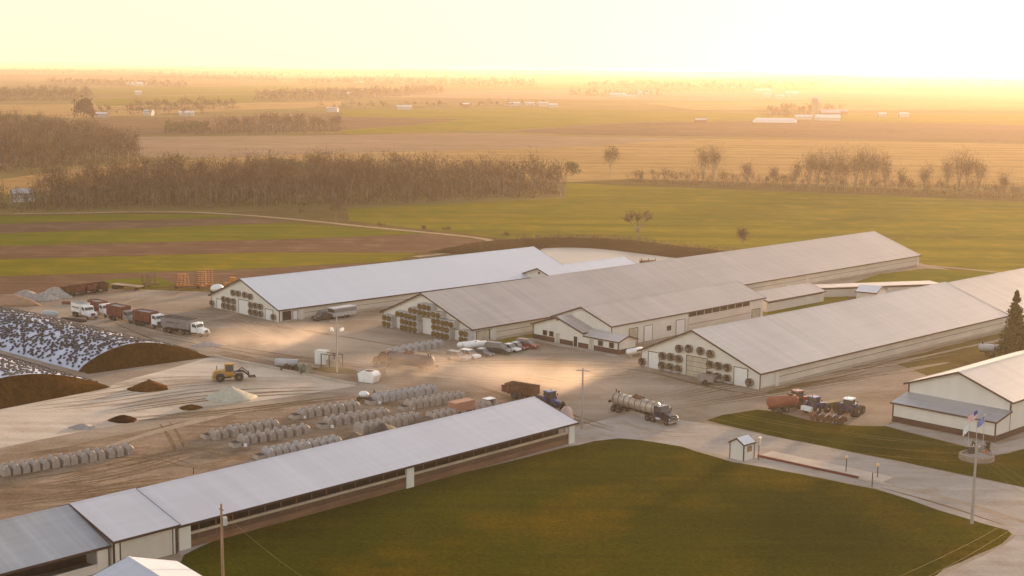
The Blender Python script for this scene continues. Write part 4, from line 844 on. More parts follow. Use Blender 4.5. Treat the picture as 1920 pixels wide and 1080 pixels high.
# --- tank trucks
def tank_truck(name, label, loc, yaw, tankm, cabm, L=9.4, bands=True, group=None):
    t = thing(name, label, 'tank truck', loc, yaw, group); chassis(t, -6.6, 4.2); cab_conv(t, 3.6, cabm)
    z = 2.05; r = 1.02; x0, x1 = -6.3, 3.1
    b = MB(); b.lathe([(x0-.3,.3),(x0-.22,r*.75),(x0,r),(x1,r),(x1+.22,r*.75),(x1+.3,.3)], tankm, 'x', 24, (0,0,z)); tk = b.build('tank', t, smooth=True)
    if bands:
        for k in range(8): X = x0+.2+(x1-x0-.4)*k/7; q = MB(); q.lathe([(X-.04,r+.002),(X-.04,r+.05),(X+.04,r+.05),(X+.04,r+.002)], RUST, 'x', 20, (0,0,z)); q.build('band', tk)
    q = MB(); q.box(-1.9,-.2,-.55,.55,z+r-.08,z+r+.25,RUST); q.cyl((-1.5,0,z+r+.2),(-1.5,0,z+r+.5),.3,RUST); q.cyl((-.7,0,z+r+.2),(-.7,0,z+r+.42),.22,RUST); q.build('manway', t)
    q = MB(); q.cyl((x0-.2,0,z-.6),(x0-1.2,-.1,z-.75),.16,RUST); q.cyl((x0-1.2,-.1,z-.75),(x0-1.45,-.1,z-.78),.24,FRAME); q.build('discharge_pipe', t)
    q = MB(); q.cyl((x0+.1,0,z+r-.05),(x0+.1,0,z+r+.55),.09,RUST); q.cyl((x0+.7,0,z+r-.05),(x0+.7,0,z+r+.3),.16,RUST); q.build('vent_pipe', t)
    for s in (-1, 1): q = MB(); q.cyl((3.45,s*1.0,1.0),(3.45,s*1.0,3.3),.09,CHROME); q.build('exhaust_stack', t)
    q = MB(); q.cyl((4.1,-1.0,.75),(5.1,-1.0,.75),.3,CHROME); q.build('fuel_tank', t)
    q = MB(); q.box(1.1,1.25,-.7,-.6,.35,1.2,FRAME); q.box(1.1,1.25,.6,.7,.35,1.2,FRAME); q.build('landing_leg', t)
    axles(t, (-5.7,-4.5), 1.2, .5, .28, SILV, True); axles(t, (2.2,3.4), 1.2, .5, .28, SILV, True); return t
tank_truck('tank_truck', 'stainless tank truck with dark bonnet driving toward the road, beside the utility pole', centre((1150,769),(1262,798)), yaw_of((1150,769),(1262,798))+1, STEELT, NAVY)
tank_truck('tank_truck', 'dusty dark blue tank truck driving left through the dust in the yard', centre((712,684),(806,699)), yaw_of((806,699),(712,684)), TANKB, RUST, bands=False)
# --- tractors
def tractor(name, label, loc, yaw, body, dual=False, rim=SILV, roofm=None, front=None, group=None, R1=.98, dualf=False, boxm=None):
    t = thing(name, label, 'tractor', loc, yaw, group)
    b = MB(); b.prism([(.5,.95),(.5,1.75),(2.4,1.62),(2.75,1.3),(2.75,.9)], -.4, .4, body, (.12,.88)); h = b.build('hood', t)
    g = MB(); g.box(2.76, 2.82, -.3, .3, .95, 1.4, FRAME); g.build('grille', h)
    b = MB(); b.box(-1.1, .5, -.35, .35, .6, 1.15, FRAME); b.box(.5, 2.6, -.28, .28, .55, .93, FRAME); b.build('chassis', t)
    b = MB(); b.box(-.95, .5, -.72, .72, 1.16, 1.5, body); c = b.build('cab', t)
    for X in (-.9, .42):
        for s in (-1, 1): q = MB(); q.box(X-.05, X+.05, s*.7-.05, s*.7+.05, 1.5, 2.72, FRAME); q.build('pillar', c)
    q = MB(); q.box(-.86,.38,-.64,.64,1.505,2.70,GLASS); q.build('cab_glass', c)
    q = MB(); q.box(-1.05,.6,-.82,.82,2.73,2.93,roofm or body,.92); q.build('cab_roof', c)
    q = MB(); q.cyl((-.3,.3,2.94),(-.3,.3,3.12),.07,ORANGE,n=8); q.build('beacon', c)
    q = MB(); q.cyl((.7,.5,1.6),(.7,.5,2.75),.06,FRAME,n=8); q.build('exhaust', t)
    for s in (-1, 1):
        f = MB(); f.prism([(-1.5,1.25),(-1.35,1.75),(-.8,2.02),(-.2,1.95),(.1,1.55),(0,1.5),(-.3,1.8),(-.8,1.9),(-1.25,1.65),(-1.4,1.2)], s*.75 if s > 0 else -1.35, 1.35 if s > 0 else -.75, body); f.build('fender', t)
        wheel(t, -.75, s*1.05, R1, .55, rim); wheel(t, 2.05, s*.95, .72, .45, rim)
        if dual: wheel(t, -.75, s*1.72, R1, .5, rim)
        if dualf: wheel(t, 2.05, s*1.5, .72, .4, rim)
        m = MB(); m.box(.4,.5,s*1.1-.1,s*1.1+.1,2.1,2.4,FRAME); m.build('mirror', t)
    lights(t, -1.53, .9, 1.75, TAIL, 'tail_lamp', .1, -.04)
    if boxm: q = MB(); q.box(-2.3,-1.55,-1.0,1.0,.75,1.45,boxm); q.build('rear_weight_box', t)
    return t
tr = tractor('tractor', 'blue tractor pulling the rusty spreader past the end of the foreground barn', centre((1016,762),(1048,770)), yaw_of((1012,757),(1050,770)), BLUEP)
tractor('tractor', 'blue tractor with bright cab roof and double rear wheels, nearest the shed', G(1592,779), 36, BLUEP, True, roofm=WHITE, dualf=True)
tractor('tractor', 'blue tractor with a white rear box, in the middle of the group by the lawn', G(1527,776), 52, BLUEP, False, rim=WHITE, boxm=WHITE)
tractor('tractor', 'red tractor hitched to the red slurry tank at the lawn edge', G(1496,764), 60, REDP, False, rim=REDP)
t = thing('slurry_tank', 'faded red slurry tank trailer at the edge of the lawn', 'slurry tank', centre((1453,774),(1482,771)), 66)
b = MB(); b.lathe([(-2.9,.2),(-2.8,.75),(-2.5,.98),(2.3,.98),(2.6,.75),(2.7,.2)], mat('faded_red_tank',(0.27,0.075,0.04),var=.2,scale=1), 'x', 22, (0,0,1.75)); b.build('tank', t, smooth=True)
b = MB(); b.box(1.0,1.7,-.4,.4,2.6,2.95,FRAME); b.build('manway', t); chassis(t, -2.6, 3.6, .55); axles(t, (-1.2,.1), 1.1, .55, .4, SILV)
t = thing('cultivator', 'low dark plough with red and blue bars beside the tractors', 'plough', G(1555,791), 118)
b = MB()
for k in range(5): b.box(-2.6+k*1.1, -2.45+k*1.1, -1.6, 1.6, .95, 1.1, NAVY if k % 2 else REDP)
b.box(-2.8,2.6,-.15,.15,.8,.94,FRAME); b.build('frame', t)
for k in range(6):
    for s in (-1, 1): q = MB(); X = -2.5+k*.95; q.cyl((X,s*1.0-.03,.42),(X,s*1.0+.03,.42),.42,RUST,n=14); q.build('disc', t)
axles(t, (1.6,), 1.7, .4, .25)
b = MB(); b.box(-2.75,-2.70,-.2,.2,1.1,1.45,ORANGE); b.build('reflector', t)
t = thing('seed_hopper', 'low olive-brown implement between the two blue tractors', 'implement', G(1558,770), 60)
b = MB(); b.prism([(-1.4,.5),(-1.6,1.5),(1.6,1.5),(1.4,.5)], -.7, .7, mat('olive_steel',(0.16,0.12,0.04),var=.2)); b.build('hopper', t); axles(t,(0,),1.1,.45,.3)
# spreader behind the tractor
def spreader(label, loc, yaw, m, L=5.6, group=None, z1=2.5, name='manure_spreader'):
    t = thing(name, label, 'spreader', loc, yaw, group); b = MB()
    y = 1.15
    b.add([(-L/2,-y,.95),(L/2,-y*.85,.95),(L/2,y*.85,.95),(-L/2,y,.95),(-L/2,-y*1.15,z1),(L/2,-y,z1),(L/2,y,z1),(-L/2,y*1.15,z1)],[(3,2,1,0),(0,1,5,4),(2,3,7,6),(3,0,4,7),(1,2,6,5)], m)
    b.add([(-L/2+.1,-y*1.05,z1-.5),(L/2-.1,-y*.9,z1-.5),(L/2-.1,y*.9,z1-.5),(-L/2+.1,y*1.05,z1-.5)],[(0,1,2,3),(3,2,1,0)], RUST); b.build('box_body', t)
    k = int(L/.9); parts('rib', t, m, [(-L/2+.06+(L-.2)*i/k, -L/2+.14+(L-.2)*i/k, s*1.27-.06, s*1.27+.06, .95, z1+.03) for i in range(k+1) for s in (-1, 1)])
    q = MB()
    for X in (-L/2-.3, -L/2-.55): q.cyl((X,-1.0,1.3+(X+L/2)*-.8),(X,1.0,1.3+(X+L/2)*-.8),.22,RUST,n=8)
    q.box(-L/2-.65,-L/2,-1.2,-1.12,1.0,2.2,m); q.box(-L/2-.65,-L/2,1.12,1.2,1.0,2.2,m); q.build('beater', t)
    chassis(t, -L/2, L/2+1.4, .65); axles(t, (-.9,.4), 1.35, .6, .4, RUST); return t
spreader('rusty brown spreader towed behind the blue tractor', centre((958,746),(1000,750)), yaw_of((955,744),(1000,751)), RUST)
for i, (px, py, m) in enumerate([(128,556,RUST),(146,553,RUST2),(168,550,RUST2),(190,547,RUST)]):
    spreader('old rusty spreader in the row on the field edge, %s' % ['leftmost and browner','second from the left','third from the left','at the right end'][i], G(px,py), 140, m, 3.4, 'old spreaders on the field edge', 2.2)
# --- loader
t = thing('wheel_loader', 'yellow wheel loader with a fork working on the pale concrete apron', 'loader', centre((417,716),(444,713)), 75)
b = MB(); b.prism([(-2.9,.85),(-2.95,1.5),(-2.5,1.95),(-.7,2.05),(-.5,1.3),(-.5,.85)], -.75, .75, YEL, (.1,.9)); b.build('engine_cover', t)
b = MB(); b.box(-3.1,-2.3,-.9,.9,.55,.95,YEL); b.build('counterweight', t)
b = MB(); b.box(-.5,2.4,-.45,.45,.6,1.1,YEL); b.box(-1.4,.3,-.6,.6,.55,.84,FRAME); b.build('chassis', t)
b = MB(); b.box(-.8,.75,-.7,.7,1.1,1.75,YEL); c = b.build('cab', t)
for X in (-.75,.0,.7):
    for s in (-1,1): q = MB(); q.box(X-.05,X+.05,s*.66-.05,s*.66+.05,1.75,3.0,YEL if X else FRAME); q.build('pillar', c)
q = MB(); q.box(-.7,.65,-.6,.6,1.755,2.98,GLASS); q.build('cab_glass', c); q = MB(); q.box(-.9,.95,-.8,.8,3.01,3.17,YEL,.95); q.build('cab_roof', c)
for X in (-1.7,1.6):
    for s in (-1,1):
        wheel(t, X, s*1.0, .78, .55, YEL); f = MB(); f.prism([(X-.95,1.15),(X-.6,1.65),(X+.6,1.65),(X+.95,1.15),(X+.85,1.1),(X+.5,1.55),(X-.5,1.55),(X-.85,1.1)], s*.72 if s>0 else -1.25, 1.25 if s>0 else -.72, GREYP); f.build('fender', t)
b = MB()
for s in (-1,1): b.tube([(1.2,s*.4,1.6),(2.3,s*.4,1.75),(3.3,s*.4,.95)], .12, FRAME)
b.tube([(1.0,0,1.4),(2.2,0,2.3),(3.2,0,1.5)], .1, FRAME); b.build('lift_arm', t)
b = MB(); b.box(3.3,3.45,-1.1,1.1,.6,1.5,FRAME); 
for k in range(5): b.box(3.45,4.6,-1.0+k*.48,-.93+k*.48,.6,.68,FRAME)
b.build('fork', t); b = MB(); b.cyl((-2.2,.3,2.0),(-2.2,.3,2.7),.07,FRAME); b.build('exhaust', t)
# --- livestock trailer and pickup by the white barn
def car(label, loc, yaw, m, kind='suv', L=4.7, H=1.75, W_=1.9, group='cars parked by the office', name='parked_car', cat='car', roofm=None):
    t = thing(name, label, cat, loc, yaw, group); y = W_/2; h = L/2; zb = .38; zs = H*.55
    if kind == 'sedan': prof = [(-h,zb),(-h,zs*.95),(-h*.75,zs),(h*.45,zs),(h*.92,zs*.82),(h,zs*.6),(h,zb)]; roof = (-h*.68,-h*.38,h*.10,h*.45)
    elif kind == 'van': prof = [(-h,zb),(-h,zs),(h*.5,zs),(h*.9,zs*.75),(h,zs*.55),(h,zb)]; roof = (-h*.97,-h*.88,h*.15,h*.58)
    elif kind == 'pickup': prof = [(-h,zb),(-h,zs),(h*.5,zs),(h*.95,zs*.92),(h,zs*.6),(h,zb)]; roof = (-h*.22,-h*.16,h*.22,h*.48)
    else: prof = [(-h,zb),(-h,zs),(h*.45,zs),(h*.92,zs*.9),(h,zs*.6),(h,zb)]; roof = (-h*.96,-h*.86,h*.08,h*.42)
    b = MB(); b.prism(prof, -y, y, m, (.12,.95)); b.build('body', t)
    a, c, d, e = roof; y2 = y*.93; y3 = y*.78; g = MB()
    g.add([(a,-y2,zs+.002),(e,-y2,zs+.002),(e,y2,zs+.002),(a,y2,zs+.002),(c,-y3,H-.06),(d,-y3,H-.06),(d,y3,H-.06),(c,y3,H-.06)],[(3,2,1,0),(4,5,6,7),(0,1,5,4),(1,2,6,5),(2,3,7,6),(3,0,4,7)],GLASS); g.build('window', t)
    r = MB(); r.box(c-.03,d+.05,-y3-.03,y3+.03,H-.058,H+.02,roofm or m,.95)
    r.build('roof', t)
    for s in (-1,1):
        for X, X2 in ((a,c),((a+e)/2,(c+d)/2),(e,d)): q = MB(); q.add([(X-.05,s*(y2+.012),zs),(X+.05,s*(y2+.012),zs),(X2+.05,s*(y3+.02),H-.05),(X2-.05,s*(y3+.02),H-.05)],[(0,1,2,3),(3,2,1,0)],m); q.build('pillar', t)
    if kind == 'pickup': q = MB(); q.box(-h+.12,-h*.25,-y+.18,y-.18,zs+.003,zs+.02,FRAME); q.build('bed', t)
    axles(t, (-h*.62,h*.62), y+.01, .34, .24, SILV); lights(t, h-.02, y*.72, zs*.72); lights(t, -h-.02, y*.78, zs*.85, TAIL, 'tail_lamp', .1, .04); return t
CP = paint('car_white',(0.72,0.71,0.68)); CD = paint('car_dark',(0.05,0.045,0.045)); CR = paint('car_red',(0.22,0.03,0.025))
car('dark SUV at the left end of the parked cars', G(859,677), 122, GREYP, 'suv', 4.9, 1.85)
car('small white SUV second from the left of the parked cars', G(881,673), 124, CP, 'suv', 4.3, 1.75)
car('dark sedan with a bright roof, third from the left', G(905,668), 124, CD, 'sedan', 4.7, 1.5, roofm=SILV)
car('big black van in the middle of the parked cars', G(935,663), 122, CD, 'van', 5.8, 2.1, 2.05)
car('white car tucked behind the black van', G(956,659), 122, CP, 'sedan', 4.6, 1.5)
car('dark red hatchback second from the right of the parked cars', G(969,656), 122, MAROON, 'sedan', 4.4, 1.5, roofm=SILV)
car('red minivan nearest the office wall', G(988,653), 122, CR, 'van', 4.9, 1.8)
py_ = yaw_of((665,591),(585,603))
car('dark pickup truck towing the livestock trailer along the white-roofed barn', G(606,600), py_, CD, 'pickup', 5.8, 1.95, 2.0, None, 'pickup_truck', 'pickup truck')
t = thing('livestock_trailer', 'long grey slatted livestock trailer behind the dark pickup', 'trailer', G(642,595.5), py_)
b = MB(); b.box(-3.2,3.2,-1.15,1.15,.55,1.45,SILV); b.box(-3.2,3.2,-1.15,1.15,2.2,2.45,SILV); b.box(-3.2,3.2,-1.1,1.1,1.452,2.198,FRAME); b.build('body', t)
b = MB()
for k in range(3): b.box(-3.2,3.2,-1.17,-1.12,1.55+k*.22,1.65+k*.22,SILV); b.box(-3.2,3.2,1.12,1.17,1.55+k*.22,1.65+k*.22,SILV)
b.build('slat', t); axles(t, (-.6,.3), 1.3, .36, .25); b = MB(); b.tube([(3.2,0,.6),(4.4,0,.7)], .08, FRAME); b.build('drawbar', t)
# skid loader by the right barn's fans
t = thing('skid_loader', 'grey dusty feed cart parked under the fans of the right barn', 'implement', G(1330,722), 120)
b = MB(); b.prism([(-1.8,.6),(-2.0,1.7),(1.2,1.7),(1.0,.6)], -.9, .9, GREYP); b.build('hopper', t); b = MB(); b.tube([(1.1,0,.7),(2.8,0,.6)], .09, FRAME); b.tube([(.9,.5,1.0),(2.0,.5,1.9)], .12, FRAME); b.build('auger', t); axles(t,(-.4,),1.15,.5,.35,RUST)
# white sprayer near the spruce
t = thing('sprayer_tank', 'white long tank on a trailer beside the spruce tree', 'sprayer', G(1861,667), 112)
b = MB(); b.lathe([(-2.8,.15),(-2.7,.5),(-2.3,.7),(1.5,.7),(1.9,.5),(2.0,.15)], SILV, 'x', 18, (0,0,1.5)); b.build('tank', t, smooth=True)
b = MB(); b.cyl((-2.0,0,2.15),(-2.0,0,2.6),.16,FRAME); b.build('vent_pipe', t); b = MB(); b.box(2.0,3.4,-.7,.7,.9,1.9,SILV); b.cyl((2.4,0,1.9),(2.4,0,2.7),.18,FRAME); b.build('pump', t); chassis(t,-2.5,3.8,.6); axles(t,(-1,.2),1.0,.4,.25)
# flatbed and field implements upper left
t = thing('lumber_rack', 'small brown rack of boards behind the white roofed wing by the pond', 'rack', G(1214,498), 80)
b = MB(); b.box(-2.2,2.2,-.8,.8,.3,1.5,WOOD); b.build('board_stack', t)
for X in (-2.1,0,2.1): b = MB(); b.box(X-.08,X+.08,-.95,-.85,0,2.2,RUST); b.build('post', t)
t = thing('flatbed_trailer', 'empty rusty flatbed trailer parked on the field edge', 'trailer', centre((215,541),(262,546)), yaw_of((215,541),(262,546)))
b = MB(); b.box(-4.6,4.6,-1.2,1.2,1.0,1.2,mat('deck_boards',(0.30,0.20,0.13),var=.2,scale=1,stretch=(1,.2,1))); b.build('deck', t); chassis(t,-4.4,4.4,.72); axles(t,(-3.6,-2.5),1.2,.42,.28,RUST,True); b = MB(); b.box(3.0,3.15,-.6,.6,.1,.9,FRAME); b.build('landing_leg', t)
def folded(px, py, label, m, h=4.2, w=4.0, n=7, name='folded_cultivator', lean=.25, group='folded field implements'):
    t = thing(name, label, 'field implement', G(px,py), 100, group)
    for s in (-1, 1):
        b = MB()
        for k in range(n): z = .8+(h-.8)*k/(n-1); y = s*(w/2-lean*z*.4); b.box(-1.2,1.4,y-.25,y+.25,z-.05,z+.05,m); b.tube([(-1.0,y,z),(-1.3,y+s*.3,z-.3)], .07, RUST, 4); b.tube([(.9,y,z),(1.2,y+s*.3,z-.3)], .07, RUST, 4)
        b.build('wing', t)
        b = MB()
        for X in (-.9,0,.9): b.tube([(X,s*w/2,.7),(X,s*(w/2-lean*h*.4),h)], .08, RUST, 4)
        b.build('wing_frame', t)
    b = MB(); b.box(-1.6,3.0,-.15,.15,.7,.9,m); b.box(-.2,.2,-w/2,w/2,.65,.85,m); b.build('frame', t); axles(t,(-.8,),w/2,.45,.3,m); return t
folded(280,539,'dark rusty folded implement at the end of the flatbed', RUST, 3.2, 3.6, 5)
folded(341,541,'orange folded implement with slanting wings', ORANGE, 3.6, 3.4, 6, lean=.7)
folded(383,540,'tall orange folded implement nearest the white-roofed barn', ORANGE, 4.4, 4.6, 8, lean=.05)
t = thing('implement', 'orange machine half hidden behind the roof of the left barn', 'field implement', G(436,541), 60); b = MB(); b.box(-2,1.5,-.8,.8,.7,1.5,ORANGE); b.box(-.6,.8,-.7,.7,1.5,2.8,ORANGE); b.build('body', t); axles(t,(-1.2,1),1.1,.6,.4,RUST)
t = thing('poly_tank', 'white plastic tank behind the left barn gable', 'tank', G(407,549), 60); b = MB(); b.ellipsoid((0,0,1.1),(1.7,1.0,1.0),WHITE); b.build('shell', t, True); b = MB(); b.box(-1.4,1.4,-1,1,0,.35,FRAME); b.build('cradle', t)
t = thing('fuel_tank', 'small grey cylindrical tank lying beyond the silage pile', 'tank', G(94,598), 102); b = MB(); b.lathe([(-1.9,.1),(-1.75,.55),(-1.3,.75),(1.3,.75),(1.75,.55),(1.9,.1)], SILV, 'x', 18, (0,0,1.0)); b.build('shell', t, True); b = MB(); b.box(-1.2,-1,-.6,.6,0,.5,FRAME); b.box(1,1.2,-.6,.6,0,.5,FRAME); b.build('cradle', t)
for px, py, yw, lab, m, L in ((138,603,112,'long black trough lying beyond the silage pile',FRAME,6.0),(137,571,100,'dark red steel trough behind the leftmost truck',RUST2,5.0)):
    t = thing('feed_trough', lab, 'trough', G(px,py), yw); b = MB(); b.prism([(-L/2,0),(-L/2-.2,.6),(L/2+.2,.6),(L/2,0)], -.5, .5, m); b.build('shell', t); b = MB(); b.box(-L/2,L/2,-.35,.35,.605,.62,DARKIN); b.build('opening', t)
def heap(name, label, px, py, rx, ry, h, m, cat='heap', yaw=90, seed=0, sharp=1.3, kind=None):
    rs = np.random.RandomState(seed+int(px)); b = MB(); n = 28; rings = []
    for i in range(9):
        t = i/8; k = 1-t; hh = h*(1-k**sharp) if sharp > 0 else h*t
        rings.append([((rx*k+.02)*math.cos(a)*(1+.10*math.sin(3*a+px)+rs.uniform(-.05,.05)), (ry*k+.02)*math.sin(a)*(1+.08*math.sin(2*a+py)+rs.uniform(-.05,.05)), hh+rs.uniform(-.04,.04)*h*(i > 0)) for a in [2*math.pi*j/n for j in range(n)]])
    b.loft(rings, m); o = b.build(name, smooth=True); o.location = (*G(px,py), .09); o.rotation_euler = (0,0,R(90-yaw)); tag(o, label, cat); return o
FEED = ground_mat('brown_feed', [(0.08,0.035,0.010),(0.13,0.06,0.015),(0.06,0.025,0.008)], (.3,1.5), fine=.4); DARKF = ground_mat('dark_feed', [(0.035,0.012,0.006),(0.05,0.02,0.009),(0.025,0.01,0.005)], (.3,1.5), fine=.4)
GRAV = ground_mat('stone_heap', [(0.30,0.27,0.25),(0.38,0.35,0.32),(0.24,0.20,0.17)], (.3,1.5), fine=.3); LIME = ground_mat('white_lime', [(0.44,0.41,0.32),(0.52,0.49,0.39),(0.40,0.35,0.27)], (.3,1.5), fine=.1)
heap('feed_pile','brown pointed heap of feed near the foot of the silage pile',280,729,3.5,3.0,1.55,FEED,'pile',sharp=1.0)
heap('feed_pile','low dark reddish heap on the concrete apron',231,789,2.3,1.9,.85,DARKF,'pile',sharp=1.5)
heap('feed_pile','small low brown heap right of the dark heap',358,766,1.9,1.6,.6,FEED,'pile',sharp=1.3)
heap('sand_pile','low tan heap left of the dark heap',154,802,2.0,1.6,.55,GRAV,'pile',sharp=1.3)
heap('lime_pile','large pale cone of lime on the apron below the loader',433,748,4.4,3.6,2.1,LIME,'pile',sharp=1.0)
heap('gravel_pile','grey stone heap at the left edge of the upper yard',48,561,5.0,3.5,2.2,GRAV,'pile')
heap('gravel_pile','grey stone heap between the tarped pile and the spreaders',82,563,4.0,3.2,1.9,GRAV,'pile')
heap('gravel_pile','grey stone heap nearest the rusty spreaders',104,558,4.6,3.2,2.6,GRAV,'pile')
t = heap('covered_bales','tan covered stack at the far left edge behind the silage',8,572,8.0,3.0,2.4,mat('tan_tarp',(0.34,0.20,0.12),var=.2,scale=.6),'stack',yaw=95,sharp=2.5)
heap('gravel_pile','low pale heap on the gravel in front of the grain truck',392,648,3.4,2.0,.7,GRAV,'pile',sharp=1.6)
# --- silage piles
SIL = ground_mat('silage_face', [(0.055,0.026,0.007),(0.085,0.042,0.010),(0.038,0.018,0.005)], (.25,1.2), fine=.4)
PLAST = mat('white_silage_plastic', (0.52,0.545,0.64), var=.10, scale=.4, rough=.45)
def bunker(name, label, foot, right, back, H, crest=.5, skew=0, face=3.4):
    """foot/right: near face foot corners; back: direction point along the left foot; returns root and surface function"""
    A = Vector(G(*foot)); Bp = Vector(G(*right)); D = (Vector(G(*back))-A).normalized()
    Wv = Bp-A; L = 62.0
    def surf(s, u, jit=0):
        hh = H*(math.sin(math.pi*min(1, s)**(.86 if crest < .5 else 1.0)))**.9; ramp = min(1, u/face); p = A+Wv*s+D*u
        return p.x, p.y, .09+hh*ramp
    t = thing(name, label, 'silage pile', (0,0,0)); t.rotation_euler = (0,0,0)
    ns = 26; b = MB(); rings = [[surf(i/ns, u) for i in range(ns+1)] for u in [face+(L-face)*k/24 for k in range(25)]]
    for k, r in enumerate(rings): rings[k] = [(x, y, z+(.08*math.sin(k*1.7+i*2.1) if 0 < i < ns else 0)) for i, (x, y, z) in enumerate(r)]
    b.loft(rings, PLAST, closed=False); b.build('cover', t, smooth=True)
    b = MB(); rings = [[(lambda q: (q[0]+random.uniform(-.15,.15), q[1]+random.uniform(-.15,.15), q[2]))(surf(i/ns, u)) if 0 < u < face else surf(i/ns, u) for i in range(ns+1)] for u in (0,.5,1.1,1.9,2.7,face)]
    for r in rings: r[:] = [(x, y, z) for x, y, z in r]
    last = rings[-1]; rings[-1] = [(x, y, z+.02) for x, y, z in last]
    b.loft(rings, SIL, closed=False); b.build('cut_face', t)
    return t, surf, L, face
piles = [bunker('silage_pile', 'larger silage pile under white plastic and tyres with a brown cut face', (166,702), (398,670), (0,657), 3.9, .4),
         bunker('silage_pile', 'nearer silage pile cut off by the left edge, brown face toward the apron', (-160,800), (212,727), (-330,735), 4.35)]
print('pile W', (Vector(G(398,670))-Vector(G(166,702))).length, (Vector(G(212,727))-Vector(G(-160,800))).length)
tb = MB(); tb.lathe([(-.08,.14),(-.09,.23),(0,.27),(.09,.23),(.08,.14)], mat('dusty_tyre', (0.055,0.048,0.050), var=.3, scale=.8), 'z', 10)
ty0 = None; cands = []
rs = np.random.RandomState(3)
for pi_, (t, surf, L, face) in enumerate(piles):
    n = 3000
    for _ in range(n):
        s = rs.uniform(.01,.99); u = face+.3+(L-face-1)*rs.rand()
        q = surf(s, u); q2 = surf(min(.999, s+.01), u); gap = math.sin(u*.55+s*9)+math.sin(u*.21-s*14)+.8*math.sin(s*23+u*.9)
        if gap > 1.9 and rs.rand() < .85: continue
        d = q[1]
        sy = q2[2]-q[2]; w = math.hypot(q2[0]-q[0], q2[1]-q[1])
        cands.append((d+rs.rand()*.01, q, (t, math.atan2(sy, w)), pi_, math.atan2(q2[1]-q[1], q2[0]-q[0])))
proj = lambda q: (Vector(q)-Vector((0,0,CAMH)))
def onscreen(q):
    d = Vector(q)-Vector((0,0,CAMH)); cm = cam.matrix_world.to_3x3().inverted() @ d; return -cm.z > 0 and abs(cm.x/-cm.z) < 960/FPX and abs(cm.y/-cm.z) < 540/FPX
vis = [c for c in cands if onscreen(c[1])]; vis.sort(key=lambda c: c[0]); print('tyres', len(vis), len(cands))
ind = vis[:300]; rest = vis[300:]+[c for c in cands if not onscreen(c[1]) and rs.rand() < .3]
def tyre_matrix(c):
    _, q, (t, sl), _, az = c
    return Matrix.Translation((q[0], q[1], q[2]+.13)) @ Matrix.Rotation(az, 4, 'Z') @ Matrix.Rotation(-sl, 4, 'Y')
tyre = tb.build('tyre'); tag(tyre, None, 'tyre', 'loose tyres weighing down the silage covers')
for k, c in enumerate(ind):
    o = tyre if k == 0 else tyre.copy()
    if k: C.objects.link(o)
    o.matrix_world = tyre_matrix(c)
    o['label'] = ('worn tyre lying on the white cover of the larger silage pile' if c[3] == 0 else 'worn tyre lying on the cover of the nearer silage pile at the left edge')
tv = np.array([v for v in tb.v]); tf = np.array([f for f in tb.f if len(f) == 4]); V = []; Fc = []
for k, c in enumerate(rest):
    M = np.array(tyre_matrix(c)); V.append(tv@M[:3,:3].T+M[:3,3]); Fc.append(tf+k*len(tv))
tag(pydata_obj('tyres', np.concatenate(V), np.concatenate(Fc), [MATS['dusty_tyre']]), 'dense layer of further worn tyres spread over both silage covers', 'tyres', kind='stuff')
# --- calf hutches
HUT = mat('calf_hutch_plastic', (0.36,0.295,0.245), var=.14, scale=1.3, rough=.55); HUT2 = mat('calf_hutch_plastic_newer', (0.38,0.345,0.32), var=.12, scale=1.3, rough=.5); WIRE = mat('pen_wire', (0.35,0.30,0.26), rough=.5)
def make_hutch(m):
    t = thing('calf_hutch', 'calf hutch', 'calf hutch', (0,0,.09)); b = MB()
    ring = lambda x, k, z: [(x,-.72*k,0),(x,-.61*k,.90*z),(x,-.07*k,1.45*z),(x,.07*k,1.45*z),(x,.61*k,.90*z),(x,.72*k,0)]
    b.loft([ring(-1.15,.9,.92),(ring(-1.0,1,1)),ring(.9,1,1),ring(1.05,.92,.95)], m)
    for X in (-.55,0,.5): b.loft([[(x,-.735,0),(x,-.63,.92),(x,-.08,1.48),(x,.08,1.48),(x,.63,.92),(x,.735,0)] for x in (X-.05,X+.05)], m, caps=False)
    s = b.build('shell', t); b = MB(); b.box(1.06,1.075,-.35,.35,.05,1.0,DARKIN); b.build('doorway', t); b = MB(); b.cyl((-.3,0,1.40),(-.3,0,1.52),.13,DARKIN,n=8); b.build('vent_cap', t)
    b = MB(); b.tube([(1.1,-.6,.05),(2.3,-.6,.05),(2.3,.6,.05),(1.1,.6,.05)], .02, WIRE, 4); b.tube([(1.1,-.6,.95),(2.3,-.6,.95),(2.3,.6,.95),(1.1,.6,.95)], .02, WIRE, 4)
    for p in ((2.3,-.6),(2.3,.6),(1.7,-.6),(1.7,.6),(2.3,0)): b.tube([(*p,.05),(*p,.95)], .018, WIRE, 4)
    b.build('pen', t); return t
protoA = make_hutch(HUT); protoB = make_hutch(HUT2)
usedA = usedB = False
rows = [((9,891),(238,851),14,'in the long left row beside the apron',0,0),((402,823),(512,803),8,'in the back row of the left block',0,0),((455,833),(570,812),8,'in the middle row of the left block',0,0),((502,858),(628,835),10,'in the front row of the left block, against the roof',1,0),
        ((565,783),(665,768),8,'in the back row of the centre block',0,0),((614,799),(720,781),8,'in the middle row of the centre block',0,0),((676,812),(776,790),9,'in the front row of the centre block, against the roof',0,0),((706,754),(810,737),10,'in the back row of the right block',1,0),((768,767),(864,749),9,'in the middle row of the right block',0,0),((808,790),(925,764),10,'in the front row of the right block',0,0),((735,667),(822,650),8,'in the short row behind the dark tank truck',1,0)]
